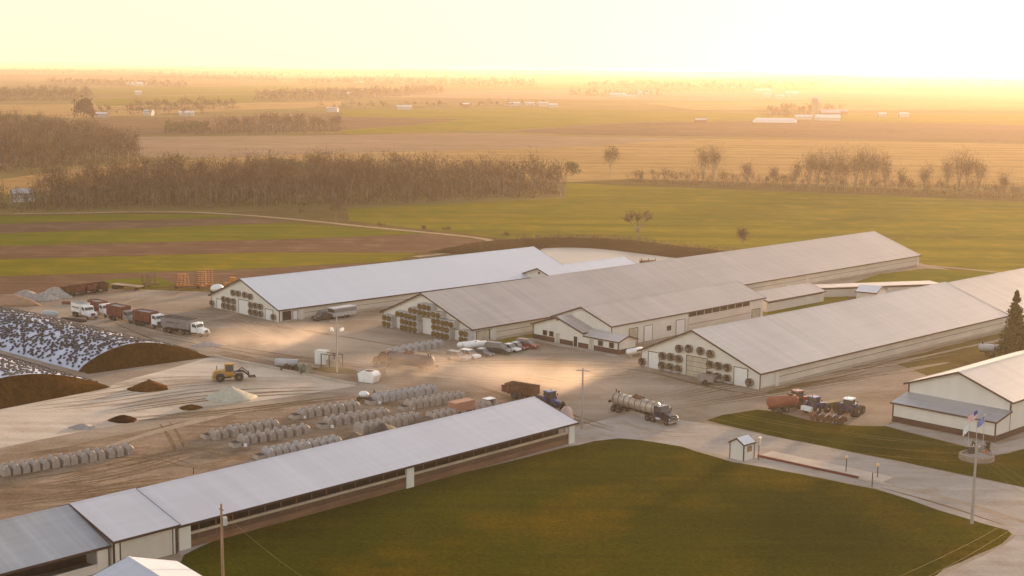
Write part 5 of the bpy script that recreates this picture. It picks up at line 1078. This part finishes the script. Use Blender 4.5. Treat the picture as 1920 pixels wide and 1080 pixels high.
for p1, p2, n, lab, kind, _ in rows:
    a = Vector(G(*p1)); c = Vector(G(*p2)); yv = math.degrees(math.atan2((c-a).x, (c-a).y))-90
    for i in range(n):
        proto = protoB if kind else protoA
        if (proto is protoA and not usedA): o = proto; usedA = True
        elif (proto is protoB and not usedB): o = proto; usedB = True
        else: o = copy_tree(proto)
        q = a+(c-a)*(i/(n-1)); o.location = (q.x+random.uniform(-.08,.08), q.y+random.uniform(-.12,.12), .09); o.rotation_euler = (0,0,R(90-yv+random.uniform(-4,4))); k = random.uniform(.93,1.05); o.scale = (k,k*.80,k)
        o['label'] = 'pale calf hutch %s, %s from the left' % (lab, ORD[i]) if len(lab.split()) < 11 else 'calf hutch %s, %s from left' % (lab, ORD[i]); o['group'] = 'calf hutches in rows behind the foreground barn'
for i, (px, py) in enumerate([(388,822),(441,838),(487,861),(553,785),(605,803),(695,758),(757,769)]):
    t = thing('calf_crate', 'low empty grey pen at the left end of hutch row %s' % ['one of the left block','two of the left block','three of the left block','one of the centre block','two of the centre block','one of the right block','two of the right block'][i], 'pen', G(px,py), -40+math.degrees(0), 'low pens at the ends of hutch rows')
    b = MB(); b.box(-.9,.9,-.7,.7,0,.62,HUT,.85); b.build('crate', t); b = MB(); b.box(-.75,.75,-.55,.55,.625,.64,DARKIN); b.build('opening', t); b = MB(); b.cyl((-.9,-1.2,0),(-.9,-1.2,.4),.3,WHITE,.25,n=10); b.build('feed_pail', t)
t = thing('utility_cart', 'small white buggy at the end of the back hutch row', 'buggy', G(682,752), 100); b = MB(); b.ellipsoid((0,0,1.1),(.9,.6,.55),WHITE); b.build('tank', t, True); b = MB(); b.box(-1.1,1.3,-.6,.6,.4,.6,FRAME); b.build('chassis', t); axles(t,(-.7,.8),.75,.32,.22)
t = thing('wagon', 'pinkish wagon between the hutches against the foreground roof', 'wagon', G(865,778), 46); b = MB(); b.prism([(-1.9,.8),(-2.1,2.3),(2.1,2.3),(1.9,.8)], -1.0, 1.0, mat('pink_wagon',(0.36,0.18,0.12),var=.15)); b.build('box_body', t); axles(t,(-1.2,1.2),1.0,.4,.25,RUST)
t = thing('crate', 'small brown crate with a white top near the roof peak', 'crate', G(917,765), 46); b = MB(); b.box(-.8,.8,-.6,.6,0,1.5,WOOD); b.build('box_body', t); b = MB(); b.box(-.9,.9,-.7,.7,1.503,1.6,WHITE); b.build('lid', t)
heap('tarp_heap','dark tarp-covered mound among the hutches against the foreground roof',718,817,3.4,2.2,1.9,mat('dark_tarp',(0.07,0.055,0.045),var=.2,scale=1),'mound',yaw=46,sharp=1.2)
heap('brush_heap','grey-brown scrub heap between the front hutch rows',664,826,2.6,1.8,1.2,mat('scrub_brown',(0.14,0.10,0.06),var=.4,scale=2),'mound',yaw=46)
heap('brush_heap','grey-brown weedy heap right of the tarp mound',797,794,2.6,1.6,1.1,mat('scrub_brown',(0.14,0.10,0.06)),'mound',yaw=46)
# --- propane tanks
for i, (px, py) in enumerate([(879,655),(892,656)]):
    t = thing('propane_tank', ['white propane tank beside the longest barn, the one farther back','white propane tank beside the longest barn, the one in front'][i], 'tank', G(px,py), 56, 'twin propane tanks'); b = MB(); b.lathe([(-2.7,.1),(-2.6,.42),(-2.2,.6),(2.2,.6),(2.6,.42),(2.7,.1)], WHITE, 'x', 18, (0,0,1.0)); b.build('shell', t, True)
    b = MB(); b.box(-1.7,-1.5,-.5,.5,0,.55,CONCW); b.build('leg', t); b = MB(); b.box(1.5,1.7,-.5,.5,0,.55,CONCW); b.build('leg', t); b = MB(); b.cyl((0,0,1.58),(0,0,1.75),.2,SILV,n=8); b.build('valve_cap', t)
t = thing('propane_tank', 'white tank by the parlor door behind the office', 'tank', G(1190,668), 50); b = MB(); b.lathe([(-2.2,.1),(-2.1,.42),(-1.8,.6),(1.8,.6),(2.1,.42),(2.2,.1)], WHITE, 'x', 18, (0,0,1.0)); b.build('shell', t, True); b = MB(); b.box(-1.4,-1.2,-.5,.5,0,.55,CONCW); b.box(1.2,1.4,-.5,.5,0,.55,CONCW); b.build('cradle', t)
# --- island clutter
t = thing('utility_cabinet', 'white utility cabinet with double doors on the island by the light pole', 'cabinet', G(600,686), 114); b = MB(); b.box(-.9,1.4,-.4,1.2,.25,2.9,WALL); b.build('body', t); b = MB(); b.box(-.8,.2,-.45,-.404,.4,2.7,DOORW); b.build('door', t); b = MB(); b.box(.25,1.3,-.45,-.404,.4,2.7,DOORW); b.build('door', t)
t = thing('pipe_frame', 'dark steel frame with posts right of the utility cabinet', 'frame', G(622,690), 118); b = MB(); b.box(-1.9,2.0,.75,.85,2.5,2.62,FRAME); b.box(-1.9,2.0,-.85,-.75,2.5,2.62,FRAME); b.build('beam', t)
for X in (-1.8,0,1.9):
    for s in (-.8,.8): b = MB(); b.box(X-.07,X+.07,s-.07,s+.07,0,2.5,FRAME); b.build('post', t)
b = MB(); b.box(-.9,1.4,-.5,.5,.1,1.5,mat('generator_beige',(0.33,0.27,0.2),var=.15)); b.build('generator', t)
t = thing('culvert_pipe', 'pale lavender-grey pipe lying at the left of the island', 'pipe', G(538,688), 98); b = MB(); b.lathe([(-2.2,.62),(-2.2,.72),(2.2,.72),(2.2,.62),(-2.2,.62)], SILV, 'x', 20, (0,0,.75)); b.build('shell', t, True)
t = thing('scrap_machinery', 'dark scrap machinery behind the pale pipe on the island', 'scrap', G(553,696), 110); b = MB()
for k in range(9): X = -2.6+k*.65; b.box(X, X+.4, -.9+.2*math.sin(k*2), .5, .1, .7+.5*abs(math.sin(k*1.9)), RUST if k % 2 else FRAME, .7)
b.build('body', t); axles(t,(-1.5,1),.9,.45,.25,RUST)
t = thing('cable_reel', 'green-grey reel standing on edge at the island kerb', 'reel', G(573,703), 118); b = MB(); b.lathe([(-.8,.3),(-.8,1.0),(-.7,1.0),(-.7,.45),(.7,.45),(.7,1.0),(.8,1.0),(.8,.3)], mat('reel_green',(0.20,0.20,0.14),var=.3), 'x', 20, (0,0,1.0)); b.build('drum', t)
t = thing('skip_bin', 'white bin with a dark lid slot standing in the dusty yard', 'bin', G(692,716), 118); b = MB(); b.prism([(-1.5,0),(-1.8,1.5),(-.8,2.0),(1.3,1.9),(1.8,1.3),(1.4,0)], -1.1, 1.1, WHITE); b.build('shell', t); b = MB(); b.box(-.5,.8,-.7,.5,2.01,2.05,RUST); b.build('lid', t)
t = thing('feed_box', 'brown open box behind the white bin', 'box', G(707,708), 118); b = MB(); b.box(-1.2,1.2,-1,1,0,1.9,mat('tan_box',(0.34,0.24,0.16),var=.2)); b.build('shell', t); b = MB(); b.box(-1.0,1.0,-.8,.8,1.904,1.93,DARKIN); b.build('opening', t)
heap('debris_heap','low weedy heap around the light pole foot',632,696,5.0,2.0,.55,ROUGHG,'heap',yaw=112,sharp=2)
for px, py, L, yw, lab in ((430,671,0,0,''),):
    pass
b = MB(); a = Vector(G(398,669)); c = Vector(G(668,723)); L_ = (c-a).length; b.box(0,L_,-.15,.15,0,.35,CONCW); kb = b.build('curb', None); kb.location = (a.x,a.y,.09); kb.rotation_euler = (0,0,math.atan2((c-a).y,(c-a).x)); tag(kb, 'low concrete curb along the back of the apron', 'curb')
heap('bulk_bag','tall pinkish white feed bag standing behind the barn end',1062,797,1.5,1.2,2.9,mat('bulk_bag_cloth',(0.60,0.42,0.36),var=.08),'bag',yaw=46,sharp=3.5)
# --- light pole, utility poles, wires
POLE = mat('weathered_pole', (0.26,0.17,0.10), var=.25, scale=2, stretch=(1,1,.1)); POLG = mat('grey_pole', (0.36,0.31,0.27), var=.15, scale=2, stretch=(1,1,.1))
t = thing('light_pole', 'tall yard light pole with a ring of floodlights on the island', 'light pole', G(632,700)); b = MB(); b.cyl((0,0,0),(0,0,10.4),.16,POLG,.10,n=10); b.build('pole', t)
b = MB(); b.box(-1.2,1.2,-.06,.06,9.5,9.62,POLG); b.build('crossarm', t)
for k, (X, Y) in enumerate(((-1.0,.3),(-.8,-.5),(.8,-.5),(1.0,.3))):
    b = MB(); b.tube([(0,0,7.0),(X*.7,Y*.7,6.95),(X,Y,7.2),(X,Y,7.9)], .04, SILV, 5); a_ = b.build('bracket', t); b = MB(); b.box(X-.28,X+.28,Y-.2,Y+.2,7.9,8.4,WHITE,.7); b.build('floodlight', a_)
poles = {}
def pole(px, py, h, label, arms, m=POLG, r=.15, yaw=40):
    t = thing('utility_pole', label, 'utility pole', G(px,py), yaw); b = MB(); b.cyl((0,0,0),(0,0,h),r*1.25,m,r*.8,n=10); b.build('pole', t)
    for z, w in arms: b = MB(); b.box(-.06,.06,-w/2,w/2,z-.07,z+.07,m); a = b.build('crossarm', t); 
    for z, w in arms:
        for s in (-.45,0,.45): b = MB(); b.cyl((0,s*w,z+.07),(0,s*w,z+.25),.05,WHITE,n=6); b.build('insulator', t)
    return t
p1_ = pole(1091,805,9.7,'grey utility pole with one crossarm behind the end of the foreground barn',[(9.3,2.2)], yaw=15)
p2_ = pole(1822,983,10.2,'pale utility pole standing at the road edge near the lower right',[(9.9,.8)], m=POLG, r=.17)
p3_ = pole(418,1096,9.0,'brown wooden utility pole in front of the foreground barn',[(8.4,.7)], m=POLE, r=.15)
b = MB(); b.cyl((.3,-.2,6.6),(.3,-.2,7.5),.25,SILV,n=10); b.build('transformer', p3_)
WIREM = mat('power_wire', (0.22,0.15,0.06), rough=.8)
def wire(a, c, sag, label, grp='power lines'):
    pts = [tuple(Vector(a).lerp(Vector(c), t/24)-Vector((0,0,sag*4*(t/24)*(1-t/24)))) for t in range(25)]; b = MB(); b.tube(pts, .013, WIREM, 4); tag(b.build('power_line'), label, 'power line', grp)
P1, P2, P3 = [Vector((p.location.x, p.location.y, 0)) for p in (p1_, p2_, p3_)]
for k, dz in enumerate((9.6,9.4,8.4,7.4)): wire((P1.x,P1.y+.3*k,dz),(P2.x,P2.y+.3*k,dz+.5),2.0+.25*k,'thin power line over the right lawn between two poles, %s from the top' % ORD[k])
for k, q in enumerate([(1990,935),(2000,960),(2010,985)]): g = G(*q, 5.0); wire((P2.x,P2.y,10-k*.6),(g[0],g[1],5.0),.4,'thin line from the road pole toward the right edge, %s from the top' % ORD[k])
for k, (a, c) in enumerate([((1880,985),(1640,1100)),((1900,990),(1700,1100)),((1915,992),(1760,1100))]): ga = G(*a,2.5); gc = G(*c,6); wire((*ga,2.5),(*gc,6),.3,'slack line crossing the lower right lawn corner, %s from the left' % ORD[k])
g = G(640,1130,5); wire((P3.x,P3.y,8.2),(g[0],g[1],5),.5,'thin line from the brown pole down to the right')
# --- flag circle
fx, fy_ = G(1831,862); t = thing('flag_planter', 'round stone planter ring with gravel on the right lawn', 'planter', (fx, fy_, .11)); STONE = mat('planter_stone', (0.27,0.20,0.155), var=.3, scale=2.5)
b = MB(); b.lathe([(0,2.55),(.75,2.5),(.75,2.1),(.5,2.1),(.5,.05)], STONE, 'z', 36); b.build('wall', t); b = MB(); b.lathe([(.505,2.09),(.56,1.2),(.6,.02)], GRAV, 'z', 30); b.build('gravel_bed', t)
for i, (px, by, ty, lab) in enumerate([(1814,855,792,'left'),(1829,850,768,'middle'),(1842,852,779,'right')]):
    x_, y_ = G(px, by); d_ = ray(px, ty); tt = math.hypot(x_, y_)/math.hypot(d_.x, d_.y); h_ = CAMH+d_.z*tt
    t = thing('flagpole', 'slim white flagpole, %s of the three in the planter' % lab, 'flagpole', (x_, y_, .4), group='three flagpoles'); b = MB(); b.cyl((0,0,0),(0,0,h_-.3),.06,SILV,.035,n=8); b.build('pole', t); b = MB(); b.ellipsoid((0,0,h_-.25),(.09,.09,.09),CHROME,8,6); b.build('finial', t)
    dx = -.9 if i == 1 else -.8
    def drape(m_fn, w, hh, sl):
        nb = MB(); nx, nz_ = 14, 13
        for a in range(nx):
            for c_ in range(nz_):
                f = lambda u, v: (sl[0]*u*w, .12*math.sin(u*7+v*2), h_-.45-hh*v-sl[1]*u*w)
                u0, u1, v0, v1 = a/nx, (a+1)/nx, c_/nz_, (c_+1)/nz_; nb.add([f(u0,v0),f(u1,v0),f(u1,v1),f(u0,v1)],[(0,1,2,3)], m_fn((u0+u1)/2,(v0+v1)/2))
        return nb
    FR_ = mat('flag_red',(0.55,0.03,0.04)); FW_ = mat('flag_white',(0.8,0.8,0.8)); FB_ = mat('flag_navy',(0.03,0.05,0.22)); FBL = mat('flag_blue',(0.16,0.20,0.50))
    fn = [lambda u, v: FW_ if not (.35 < u < .6 and .35 < v < .6) else GREYP, lambda u, v: (FB_ if (u < .42 and v < .54) else (FR_ if int(v*13) % 2 == 0 else FW_)), lambda u, v: FBL][i]
    w_, hh_, sl_ = [(1.5,1.0,(-.55,.75)),(1.9,1.15,(-.75,.45)),(1.6,1.0,(-.65,.6))][i]
    drape(fn, w_, hh_, sl_).build(['flag','flag','flag'][i], t)['label'] = ['white flag with a grey emblem, hanging limp','striped red and white flag with a navy canton','plain blue flag'][i]
bush(1851,855,2.6,.55,'narrow dark conical shrub in the stone planter', n=700, size=.1, cone=True, name='conical_shrub', cat='shrub', z0=.1)
t = thing('planter_pot', 'dark square pot in the planter ring', 'pot', (*G(1821,858), .6)); b = MB(); b.box(-.45,.45,-.4,.4,0,.9,FRAME,1.1); b.build('shell', t)
t = bush(1825,846,1.3,.5,'small dark round bush behind the dark pot', n=400, size=.08)
for i, (px, py, s) in enumerate([(1851,855,.28),(1845,858,.2)]):
    t = thing('pumpkin', ['larger orange pumpkin below the narrow shrub','smaller orange pumpkin left of the larger one'][i], 'pumpkin', (*G(px,py), .62)); b = MB(); b.ellipsoid((0,0,s*.8),(s,s,s*.8),mat('pumpkin_orange',(0.55,0.14,0.02))); b.build('fruit', t, True); b = MB(); b.cyl((0,0,s*1.5),(0,0,s*1.9),.03,FRAME,n=6); b.build('stalk', t)
t = thing('boulder', 'pale jagged rock in the middle of the planter', 'rock', (*G(1837,850), .55)); b = MB(); b.ellipsoid((0,0,.4),(.8,.5,.6),GRAV,7,5); b.ellipsoid((-.7,-.3,.2),(.5,.4,.35),GRAV,6,4); b.build('stone', t)
# --- truck scale fittings
sa, sb = Vector(G(1424,858)), Vector(G(1652,908)); sL = (sb-sa).length; sy_ = math.degrees(math.atan2((sb-sa).x,(sb-sa).y))
t = thing('truck_scale', 'long concrete truck scale deck with a dark red steel edge', 'scale', (sa.x, sa.y, .09), sy_); b = MB(); b.box(0,sL,.22,3.4,0,.24,CONC2); b.build('deck', t)
b = MB(); b.box(-.3,sL*.82,-.1,.21,0,.30,mat('scale_red',(0.12,0.02,0.012),var=.2)); b.build('side_beam', t); b = MB(); b.box(sL*.82+.02,sL+1.6,-.05,.2,0,.14,CONC2); b.build('edge_kerb', t)
def post(px, by, h, label, m=FRAME, head=None, name='post', cat='post'):
    t = thing(name, label, cat, G(px,by), 118); b = MB(); b.cyl((0,0,0),(0,0,h),.07,m,n=8); b.build('pole', t)
    if head == 'sign': b = MB(); b.box(-.06,.06,-.1,.75,h-1.1,h-.15,mat('sign_tan',(0.45,0.36,0.26))); b.build('sign_board', t); b = MB(); b.box(-.15,.15,.0,.7,h-.13,h+.05,WHITE); b.build('lamp_head', t)
    if head == 'lamp': b = MB(); b.ellipsoid((0,0,h+.1),(.22,.22,.26),mat('amber_lamp',(0.75,0.45,0.2),rough=.3)); b.build('lamp_head', t)
    return t
post(1422,864,3.3,'rusty post with a sign board and lamp beside the weigh hut',RUST,'sign','signpost','sign')
post(1586,888,2.2,'thin post with a small lamp in the middle of the scale far side',FRAME,'lamp','marker_post')
post(1645,899,1.9,'short post with an orange lamp head at the end of the scale',FRAME,'lamp','marker_post')
post(1635,914,2.0,'plain dark post at the near corner of the scale end',FRAME,None,'marker_post')
post(363,890,.9,'small black post in the dirt behind the foreground roof',FRAME,None,'marker_post')
# --- spruce
bush(1899,676,13.5,3.4,'tall dark spruce at the right edge in front of the barns', n=9000, size=.20, cone=True, name='spruce_tree', cat='tree', z0=.04)
bush(1926,676,8.5,3.0,'shorter evergreen cut off by the right edge beside the spruce', n=3500, size=.22, cone=True, name='spruce_tree', cat='tree', z0=.04)
# --- person by the hutches
def person(px, py):
    x_, y_ = G(px, py); t = thing('person', 'person in dark work clothes standing at the back hutch row beside the white buggy', 'person', (x_, y_, .09), 200)
    J = [((0,0,.95),.15),((0,0,1.2),.155),((0,0,1.42),.15),((0,0,1.53),.06),((0,0,1.62),.09),((.01,0,1.72),.085),
         ((0,.1,.9),.10),((.03,.11,.5),.07),((0,.12,.09),.05),((.14,.12,.04),.04),((0,-.1,.9),.10),((.06,-.11,.5),.07),((.02,-.12,.09),.05),((.16,-.12,.04),.04),
         ((0,.2,1.42),.06),((.05,.26,1.15),.05),((.2,.24,.95),.038),((.26,.23,.88),.035),((0,-.2,1.42),.06),((.05,-.26,1.15),.05),((.22,-.22,1.0),.038),((.28,-.21,.95),.035)]
    E_ = [(0,1),(1,2),(2,3),(3,4),(4,5),(0,6),(6,7),(7,8),(8,9),(0,10),(10,11),(11,12),(12,13),(2,14),(14,15),(15,16),(16,17),(2,18),(18,19),(19,20),(20,21)]
    me = bpy.data.meshes.new('body'); me.from_pydata([j[0] for j in J], E_, []); o = bpy.data.objects.new('body', me); C.objects.link(o); o.parent = t; me.materials.append(mat('work_clothes',(0.07,0.06,0.05),var=.3))
    me.skin_vertices.new() if hasattr(me.skin_vertices, 'new') and len(me.skin_vertices) == 0 else None
    md = o.modifiers.new('skin','SKIN'); sv_ = me.skin_vertices[0].data if len(me.skin_vertices) else None
    if sv_:
        for i, j in enumerate(J): sv_[i].radius = (j[1], j[1])
        sv_[0].use_root = True
    o.modifiers.new('sub','SUBSURF').levels = 1
    b = MB(); b.ellipsoid((.0,0,1.70),(.115,.105,.10),mat('dark_cap',(0.05,0.03,0.02)),10,6); b.build('cap', t, True)
person(702,751)
# ================================================================= DUST
def dust(px, py, rx, ry, rz, dens, label, yaw=90, seed=0):
    m = bpy.data.materials.new('dust_air'); m.use_nodes = True; n = m.node_tree; n.nodes.clear(); L = n.links
    o_ = n.nodes.new('ShaderNodeOutputMaterial'); v = n.nodes.new('ShaderNodeVolumePrincipled'); v.inputs['Color'].default_value = (0.95,0.80,0.68,1); v.inputs['Anisotropy'].default_value = 0.4
    tc = n.nodes.new('ShaderNodeTexCoord'); nz = n.nodes.new('ShaderNodeTexNoise'); nz.inputs['Scale'].default_value = 0.16; nz.inputs['Detail'].default_value = 3
    ln = n.nodes.new('ShaderNodeVectorMath'); ln.operation = 'LENGTH'; dv = n.nodes.new('ShaderNodeVectorMath'); dv.operation = 'DIVIDE'; dv.inputs[1].default_value = (rx, ry, rz)
    L.new(tc.outputs['Object'], dv.inputs[0]); L.new(dv.outputs[0], ln.inputs[0]); L.new(tc.outputs['Object'], nz.inputs['Vector'])
    fo = n.nodes.new('ShaderNodeMapRange'); fo.inputs['From Min'].default_value = 0.2; fo.inputs['From Max'].default_value = 0.95; fo.inputs['To Min'].default_value = 1; fo.inputs['To Max'].default_value = 0; L.new(ln.outputs['Value'], fo.inputs[0])
    nm = n.nodes.new('ShaderNodeMapRange'); nm.inputs['From Min'].default_value = 0.30; nm.inputs['From Max'].default_value = 0.68; L.new(nz.outputs['Fac'], nm.inputs[0])
    mu = n.nodes.new('ShaderNodeMath'); mu.operation = 'MULTIPLY'; L.new(fo.outputs[0], mu.inputs[0]); L.new(nm.outputs[0], mu.inputs[1])
    m2 = n.nodes.new('ShaderNodeMath'); m2.operation = 'MULTIPLY'; m2.inputs[1].default_value = dens; L.new(mu.outputs[0], m2.inputs[0]); L.new(m2.outputs[0], v.inputs['Density']); L.new(v.outputs[0], o_.inputs['Volume'])
    b = MB(); b.ellipsoid((0,0,0),(rx,ry,rz),m,20,10,zmin=-.02); o = b.build('dust_cloud'); o.location = (*G(px,py), .3); o.rotation_euler = (0,0,R(90-yaw)); tag(o, label, 'dust', kind='stuff')
dust(860,714,32,14,5.0,0.085,'pinkish dust hanging over the yard behind the dark tank truck', 100)
dust(560,655,28,13,5.5,0.075,'thin pink dust drifting past the light pole', 105)
dust(1060,735,28,14,6,0.055,'faint dust over the yard beside the tractor and spreader', 110)
# ================================================================= HAZE
hm = bpy.data.materials.new('haze_air'); hm.use_nodes = True; n = hm.node_tree; n.nodes.clear()
ho_ = n.nodes.new('ShaderNodeOutputMaterial'); pv = n.nodes.new('ShaderNodeVolumePrincipled')
pv.inputs['Color'].default_value = HAZE_COL; pv.inputs['Density'].default_value = HAZE_DENSITY; pv.inputs['Anisotropy'].default_value = HAZE_G
n.links.new(pv.outputs[0], ho_.inputs['Volume'])
b = MB(); b.box(-34000, 34000, -500, 47000, -1.0, 57.5, hm); tag(b.build('haze'), 'warm sunlit evening haze over the whole plain', 'haze', kind='stuff')
S.cycles.volume_bounces = 1; S.cycles.max_bounces = 8
